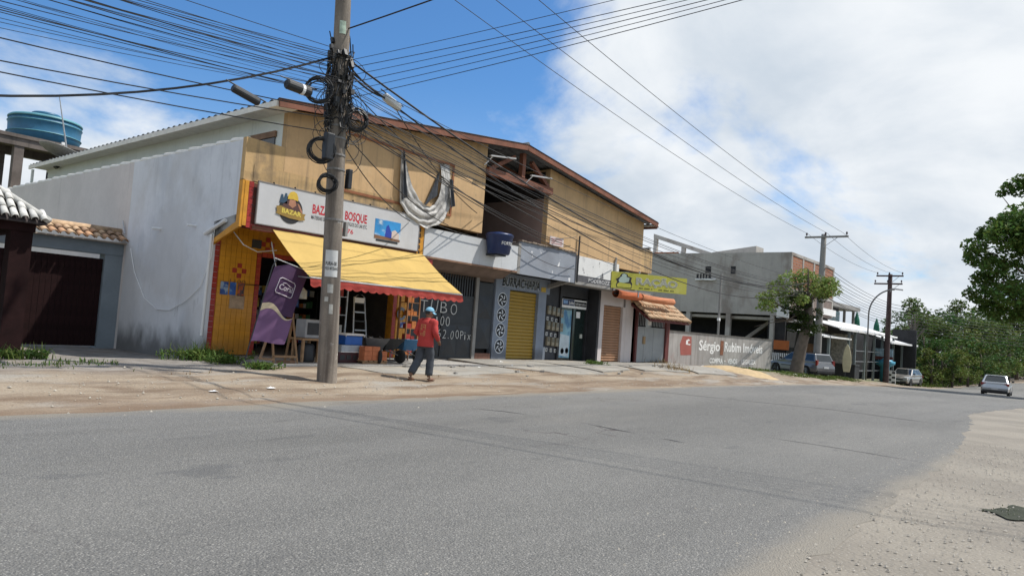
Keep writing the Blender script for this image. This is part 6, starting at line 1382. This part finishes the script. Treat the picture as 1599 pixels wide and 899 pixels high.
MB().beam(p, q, .03, .05).build('cross_bar', woodl, AF); MB().beam(at_y(404, 560, 14.84), at_y(428, 561, 14.84), .03, .05).build('cross_bar', woodl, AF); MB().beam(at_y(428, 492, 15.0), at_y(459, 490, 15.0), .03, .05).build('cross_bar', woodl, AF)
p, q = at_y(431, 567, 14.82), at_y(461, 567, 14.82); MB().beam(p, q, .02, .13).build('name_strip', M('brown_strip', (.2, .11, .06), .8, .3, 9), AF)
ST = thing('wooden_stool', 'rough wooden stool under the grey appliance box', 'stool', (10.55, 15.3, FL))
for x, y in ((10.35, 15.15), (10.8, 15.15), (10.35, 15.55), (10.8, 15.55)): box('leg', woodl, ST, x-.03, x+.03, y-.03, y+.03, FL, .86)
box('seat', woodl, ST, 10.28, 10.87, 15.08, 15.62, .86, .91)
AB = thing('appliance_box', 'grey-white appliance standing on the wooden stool', 'appliance', (10.6, 15.35, .91)); box('case', M('grey_white_case', (.30, .31, .32), .6, .1, 4), AB, 10.36, 10.84, 15.12, 15.55, .912, 1.38, bevel=.03); box('front_panel', plast, AB, 10.42, 10.78, 15.108, 15.119, 1.0, 1.3)
DR = thing('dark_drum', 'black drum standing under the stool edge', 'drum', (10.62, 15.36, FL)); MB().lathe((10.6, 15.36, FL), [(0, 0), (.2, 0), (.22, .05), (.2, .4), (.14, .46), (0, .47)], 18).build('drum_body', plast, DR, smooth=True)
CO = thing('cool_box', 'blue cool box with a white lid on top of the stacked storage box', 'cool box', (11.9, 15.35, .78))
box('cool_body', M('bright_blue_plastic', (.012, .10, .40), .4, .1, 4), CO, 11.62, 12.18, 15.15, 15.55, .78, 1.02, bevel=.02); box('lid', whitepaint, CO, 11.6, 12.2, 15.13, 15.57, 1.022, 1.08, bevel=.015)
MB().tube([(11.6, 15.12, 1.0), (11.6, 15.08, 1.05), (12.2, 15.08, 1.05), (12.2, 15.12, 1.0)], .014, 5).build('handle', whitepaint, CO)
SB = thing('storage_box', 'translucent grey storage box beneath the blue cool box', 'storage box', (11.85, 15.35, .6)); box('box_body', M('milky_plastic', (.38, .42, .46), .4, .1, 4), SB, 11.5, 12.22, 15.12, 15.58, .605, .775, bevel=.02); box('box_rim', whitepaint, SB, 11.47, 12.25, 15.09, 15.61, .59, .61)
DC = thing('dark_crate', 'dark crate at the bottom of the cool box stack', 'crate', (11.8, 15.35, FL)); box('crate_body', M('dark_maroon_plastic', (.05, .012, .015), .6, .2, 4), DC, 11.4, 12.05, 15.1, 15.6, FL, .588, bevel=.02)
for s in range(3): box('crate_slot', blackmetal, DC, 11.46+s*.2, 11.6+s*.2, 15.092, 15.099, .4, .52)
brk = M('hollow_brick_clay', (.46, .15, .065), .9, .15, 6, .08)
PL = thing('brick_pallet', 'small wooden pallet under the orange hollow bricks', 'pallet', (12.4, 15.0, FL))
for k in range(5): box('pallet_slat', woodl, PL, 12.0+k*.17, 12.12+k*.17, 14.8, 15.2, FL+.06, FL+.09)
for y in (14.83, 15.13): box('pallet_runner', woodl, PL, 12.0, 12.8, y, y+.05, FL, FL+.058)
for i in range(3):
    for j in range(3 if i < 2 else 2):
        x0 = 12.02+i*.26; b = MB().box(x0, x0+.245, 14.82, 15.06, FL+.092+j*.122, FL+.092+j*.122+.118).build('hollow_brick', brk); tag(b, 'orange hollow clay brick stacked on the small pallet', 'brick', 'hollow bricks on the pallet')
def wheelbarrow(label, loc, rz, traym, wheelm):
    o = thing('wheelbarrow', label, 'wheelbarrow')
    vs = [(-.42, -.30, .62), (.48, -.34, .66), (.48, .34, .66), (-.42, .30, .62), (-.28, -.18, .36), (.22, -.2, .34), (.22, .2, .34), (-.28, .18, .36)]
    t_ = MB().add(vs+[(x*.97, y*.97, z+.012) for x, y, z in vs], [(4, 5, 6, 7), (0, 1, 5, 4), (1, 2, 6, 5), (2, 3, 7, 6), (3, 0, 4, 7), (12, 15, 14, 13), (8, 12, 13, 9), (9, 13, 14, 10), (10, 14, 15, 11), (11, 15, 12, 8), (0, 8, 9, 1), (1, 9, 10, 2), (2, 10, 11, 3), (3, 11, 8, 0)]); t_.build('tray', traym, o)
    for s in (-1, 1):
        MB().tube([(-1.0, s*.3, .66), (-.5, s*.27, .5), (.1, s*.16, .36), (.62, s*.05, .22)], .018, 7).build('handle', steel, o); MB().tube([(-.3, s*.24, .42), (-.38, s*.27, .0), (-.2, s*.24, .0), (.0, s*.18, .37)], .014, 6).build('leg', steel, o)
    w = MB().lathe((.66, 0, .19), [(.09, -.05), (.16, -.05), (.185, -.03), (.19, 0), (.185, .03), (.16, .05), (.09, .05)], 22, 'y').build('wheel', tyre, o, smooth=True); MB().lathe((.66, 0, .19), [(0, -.03), (.11, -.02), (.11, .02), (0, .03)], 16, 'y').build('hub', wheelm, w)
    o.location = loc; o.rotation_euler = (0, 0, rz); return o
wheelbarrow('grey wheelbarrow with a red wheel beside the orange bricks', (12.8, 15.5, FL), math.radians(-112), M('grey_tray', (.15, .155, .16), .5, .2, 4), M('red_hub', (.35, .02, .03), .5))
wheelbarrow('black wheelbarrow facing the road in the middle of the shop front', (13.45, 15.75, FL), math.radians(-86), plast, rimm)
wheelbarrow('blue wheelbarrow right behind the man in red', (14.25, 15.75, FL), math.radians(-100), M('blue_tray', (.02, .14, .30), .45, .1, 4), plast)
SLd = thing('step_ladder', 'aluminium step ladder standing in the shop doorway', 'ladder', (13.2, 16.6, FL))
for x in (12.95, 13.48):
    MB().beam((x, 16.5, FL), (x+(.08 if x < 13.2 else -.08), 16.75, 2.1), .04, .03).build('rail', steel, SLd)
for k in range(6): box('tread', plast if k % 2 else steel, SLd, 13.0+k*.01, 13.44-k*.01, 16.48+k*.05, 16.58+k*.05, .6+k*.26, .64+k*.26)
MB().grid(lambda u, v: (13.22+.2*math.cos(math.pi*u), 16.74-.03*v, 1.98+.2*math.sin(math.pi*u)), 12, 1).build('top_hoop', whitepaint, SLd); box('top_plate', whitepaint, SLd, 13.03, 13.4, 16.72, 16.76, 1.93, 2.08)
def rack(label, x0, x1, y, z1, frame, n, cols, seed, nm='display_rack'):
    random.seed(seed); o = thing(nm, label, 'rack', ((x0+x1)/2, y, FL))
    for x in (x0, x1): box('upright', frame, o, x-.02, x+.02, y-.02, y+.02, FL, z1); box('upright', frame, o, x-.02, x+.02, y+.33, y+.37, FL, z1)
    for k in range(n):
        z = lerp(.5, z1-.25, k/(n-1)); box('shelf', frame, o, x0+.02, x1-.02, y-.02, y+.36, z, z+.02); x = x0+.05
        while x < x1-.12:
            w = random.uniform(.09, .2); h_ = random.uniform(.1, .24)
            if x+w > x1-.03: break
            m_ = random.choice(cols); tag(box('packet', m_, None, x, x+w-.01, y+.02, y+.2, z+.022, z+.022+h_), '%s packet on the %s' % (m_.name.split('_')[1], ' '.join(label.split()[:4])), 'packet', 'packets on the bazaar shelves'); x += w+.01
    return o
gc = [M('packet_%s' % n_, c_, .6, .15, 8) for n_, c_ in (('red', (.32, .03, .02)), ('orange', (.42, .14, .03)), ('white', (.5, .5, .48)), ('blue', (.03, .08, .25)), ('green', (.05, .16, .07)), ('yellow', (.5, .36, .05)))]
rack('brown wooden rack with red and orange goods before the black gate', 14.40, 14.88, 15.95, 2.3, M('brown_rack_wood', (.26, .12, .05), .8, .2, 4), 5, gc[:2], 4)
rack('thin white wire rack with red goods inside the bazaar doorway', 12.15, 12.75, 16.7, 2.3, steel, 4, gc[:1]+gc[2:3], 5)
rack('grey shelf rack deep inside the bazaar by the left opening', 10.4, 11.9, 19.5, 2.2, plast, 5, gc, 6); rack('grey shelf rack along the back wall of the bazaar', 12.1, 14.4, 20.5, 2.3, plast, 5, gc, 7)
for i, (x, z, m) in enumerate(((11.0, 1.7, 3), (11.25, 1.9, 2), (12.9, 2.55, 0), (11.5, 2.5, 4), (14.1, 2.6, 2))): t_ = MB().lathe((x, 16.7, z), [(0, .32), (.03, .3), (.12, .22), (.13, 0), (0, 0)], 12).build('hanging_bucket', gc[m]); tag(t_, 'plastic bucket hanging under the bazaar ceiling', 'bucket', 'buckets hanging in the bazaar')
# things fixed to the yellow walls
def poster(px0, px1, py0, py1, mat, label, nm='poster', y=DY-.022, cat='poster'):
    a, b = at_y(px0, py1, y), at_y(px1, py0, y); a1_ = at_y((px0+px1)/2, py1, y)
    return tag(MB().box(a.x, b.x, y-.008, y, a.z, b.z).build(nm, mat), label, cat)
def pmix(nm, c1, c2): return M(nm, c1, .5, .3, 3, 0, patches=[(c2, 5, .48, .56, .9, (1, 1, 1))])
poster(343, 357, 440, 459, pmix('poster_blue_a', (.03, .09, .30), (.3, .4, .5)), 'blue poster at the left edge of the yellow wall'); poster(357.5, 369, 441, 460, pmix('poster_blue_b', (.02, .10, .38), (.15, .3, .55)), 'brighter blue poster between two others on the yellow wall'); poster(370, 382, 442, 462, pmix('poster_red', (.42, .09, .03), (.06, .05, .06)), 'orange-red poster on the yellow wall')
o = poster(357, 382, 462, 481, M('notice_grid', (.42, .30, .20), .7, .3, 6, .1), 'pale sheet of small notices below the red poster', 'notice_sheet')
poster(393, 409, 375.5, 386.5, M('dark_plaque', (.03, .035, .05), .4), 'small dark plaque high on the yellow wall', 'plaque', cat='plaque')
poster(624, 635, 503, 512, pmix('blue_notice', (.03, .06, .22), (.5, .5, .55)), 'small blue and white notice on the right yellow strip', 'notice')
text('1100', M('house_number_brown', (.22, .09, .03), .7), B, (9.30, DY-.02, 2.14), X_, Z_, .12, .42, name='house_number', lift=.006, bold=-.005)
hz_ = at_y(627, 490, DY-.06); hs = thing('hose_coil', 'coiled grey hose hanging on the right yellow strip', 'hose', tuple(hz_)); mb = MB()
for k in range(7): mb.tube([(hz_.x+(.17-.008*k)*math.cos(a), hz_.y+.012*(k % 3), hz_.z+(.2-.012*k)*math.sin(a)) for a in (q*2*math.pi/22 for q in range(22))], .014, 5, closed=True)
mb.build('hose', M('grey_hose', (.25, .27, .30), .5), hs, smooth=True)
MB().tube([(10.12, DY-.02, 2.16), (9.55, DY-.3, 2.14), (9.5, DY-.3, 1.9)], .014, 6).build('swing_bracket', blackmetal, B)
MB().tube([(9.02, 16.6, 3.45), (9.25, 16.4, 3.1), (9.7, 16.5, 2.98), (10.3, 16.6, 3.1)], .014, 5).build('soffit_wire', whitepaint, B)
# electricity meters
mcream = M('meter_cream', (.26, .225, .16), .5, .15, 6); mlab = M('meter_label_white', (.50, .50, .48), .6)
pro = None
def meter(px, py, k):
    p = at_y(px, py, DY+.06); o = thing('electric_meter', 'cream glass-fronted electricity meter on the dark wall beside the glass door', 'meter', (p.x, DY+.06, p.z), 'electricity meters')
    MB().box(p.x-.095, p.x+.095, DY-.05, DY+.058, p.z-.17, p.z+.17).build('meter_case', mcream, o, bevel=.015); MB().box(p.x-.075, p.x+.075, DY-.058, DY-.051, p.z-.02, p.z+.14).build('meter_window', M('meter_glass', (.12, .11, .09), .15, .2, 8), o)
    MB().box(p.x-.07, p.x+.05, DY+.03, DY+.058, p.z-.42, p.z-.27).build('breaker_box', mlab, o); MB().box(p.x-.03, p.x+.01, DY+.022, DY+.029, p.z-.39, p.z-.3).build('breaker_switch', blackmetal, o)
for px, py in ((855.5, 483.5), (862.5, 485), (869, 487), (875, 489), (854, 507.5), (861, 509), (867.5, 510), (874, 511), (853.5, 532), (860.5, 533), (867, 534)): meter(px, py, 0)
DS = thing('door_sign', 'narrow black and white name sign above the dark glass door', 'sign', (24.5, DY-.03, 2.7))
box('sign_panel', whitepaint, DS, 23.66, 25.42, DY-.05, DY-.024, 2.5, 2.86); box('sign_field', M('navy_field', (.02, .035, .10), .5), DS, 23.68, 24.5, DY-.056, DY-.051, 2.6, 2.85); box('sign_field', blk, DS, 24.53, 25.4, DY-.056, DY-.051, 2.6, 2.8)
text('Julia', whitepaint, DS, (24.1, DY-.056, 2.66), X_, Z_, .13, .36, lift=.004, bold=.015); text('refrigerados', whitepaint, DS, (24.58, DY-.056, 2.66), X_, Z_, .09, .75, lift=.004)
box('sign_logo', M('pale_blue_logo', (.2, .35, .6), .5), DS, 23.72, 24.02, DY-.06, DY-.057, 2.66, 2.8)
# tarpaulin hanging from the trim of the upper wall
TP = thing('tarpaulin', 'torn silver and black tarpaulin hanging in a loop from the ochre wall', 'tarpaulin', (14.6, FY-.05, 4.3))
silv = M('silver_tarp', (.46, .445, .42), .5, .12, 3, .05, bump=.7, bscale=16, metal=.0, patches=[((.2, .19, .18), 3, .5, .6, .7, (1, 1, 1)), ((.62, .61, .6), 4, .6, .66, .8, (1, 1, 1))]); dkt = M('dark_tarp', (.045, .05, .06), .6, .3, 4, .1, bump=.6, bscale=10)
TYp = FY-.06
def tp(px, py): q = at_y(px, py, TYp); return q
outer = [(627, 234), (624, 285), (623, 318), (634, 335), (650, 350), (664, 357), (680, 352), (692, 340), (699, 328), (705, 315), (704, 290), (702, 258)]
inner = [(630, 240), (636, 268), (643, 292), (652, 312), (661, 321), (669, 323), (676, 320), (682, 308), (686, 295), (688, 280), (688, 265), (687, 256)]
def tarp(u, v):
    k = u*(len(outer)-1); i = min(int(k), len(outer)-2); f = k-i
    a = tp(*outer[i]).lerp(tp(*outer[i+1]), f); b = tp(*inner[i]).lerp(tp(*inner[i+1]), f); p = b.lerp(a, v)
    return tuple(p+V((0, -.05*abs(math.sin(v*11+u*6+2*mnoise.noise(V((u*5, v*2, 3)))))*math.sin(math.pi*min(1, u*1.02))-.05*math.sin(math.pi*u)-.035*mnoise.noise(V((u*9, v*6, 0))), .02*math.sin(u*40)*(v > .95))))
MB().grid(tarp, 66, 20).build('silver_cloth', silv, TP, smooth=True)
def quadcloth(pts, nm, dy):
    P = [tp(*q) for q in pts]
    return MB().grid(lambda u, v: tuple(P[0].lerp(P[1], u).lerp(P[3].lerp(P[2], u), v)+V((0, -dy-.03*math.sin(u*9+v*3), 0))), 12, 16).build(nm, dkt, TP, smooth=True)
quadcloth([(624, 312), (633, 308), (629, 240), (627, 233)], 'dark_fold', .10); quadcloth([(662, 321), (683, 305), (688, 268), (684, 272)], 'dark_fold', .0); quadcloth([(699, 325), (706, 322), (704, 282), (697, 280)], 'dark_fold', .13)
# lamp arms under the gable
for (a, b), lab in ((((766, 243), (805, 248)), 'white strip lamp at the left of the open gable'), (((829, 274), (861, 279)), 'white strip lamp with a bent bracket at the right of the open gable')):
    p, q = at_y(*a, 15.45), at_y(*b, 15.45); o = thing('strip_lamp', lab, 'lamp', tuple(p), 'strip lamps in the gable'); MB().beam(p, q, .08, .045).build('lamp_body', M('dusty_lamp_grey', (.40, .40, .40), .7, .1, 5), o); MB().tube([p.lerp(q, .1), p.lerp(q, .1)+V((-.15, .2, -.3)), p.lerp(q, .2)+V((0, .25, -.1))], .02, 5).build('lamp_bracket', whitepaint, o)
random.seed(3)
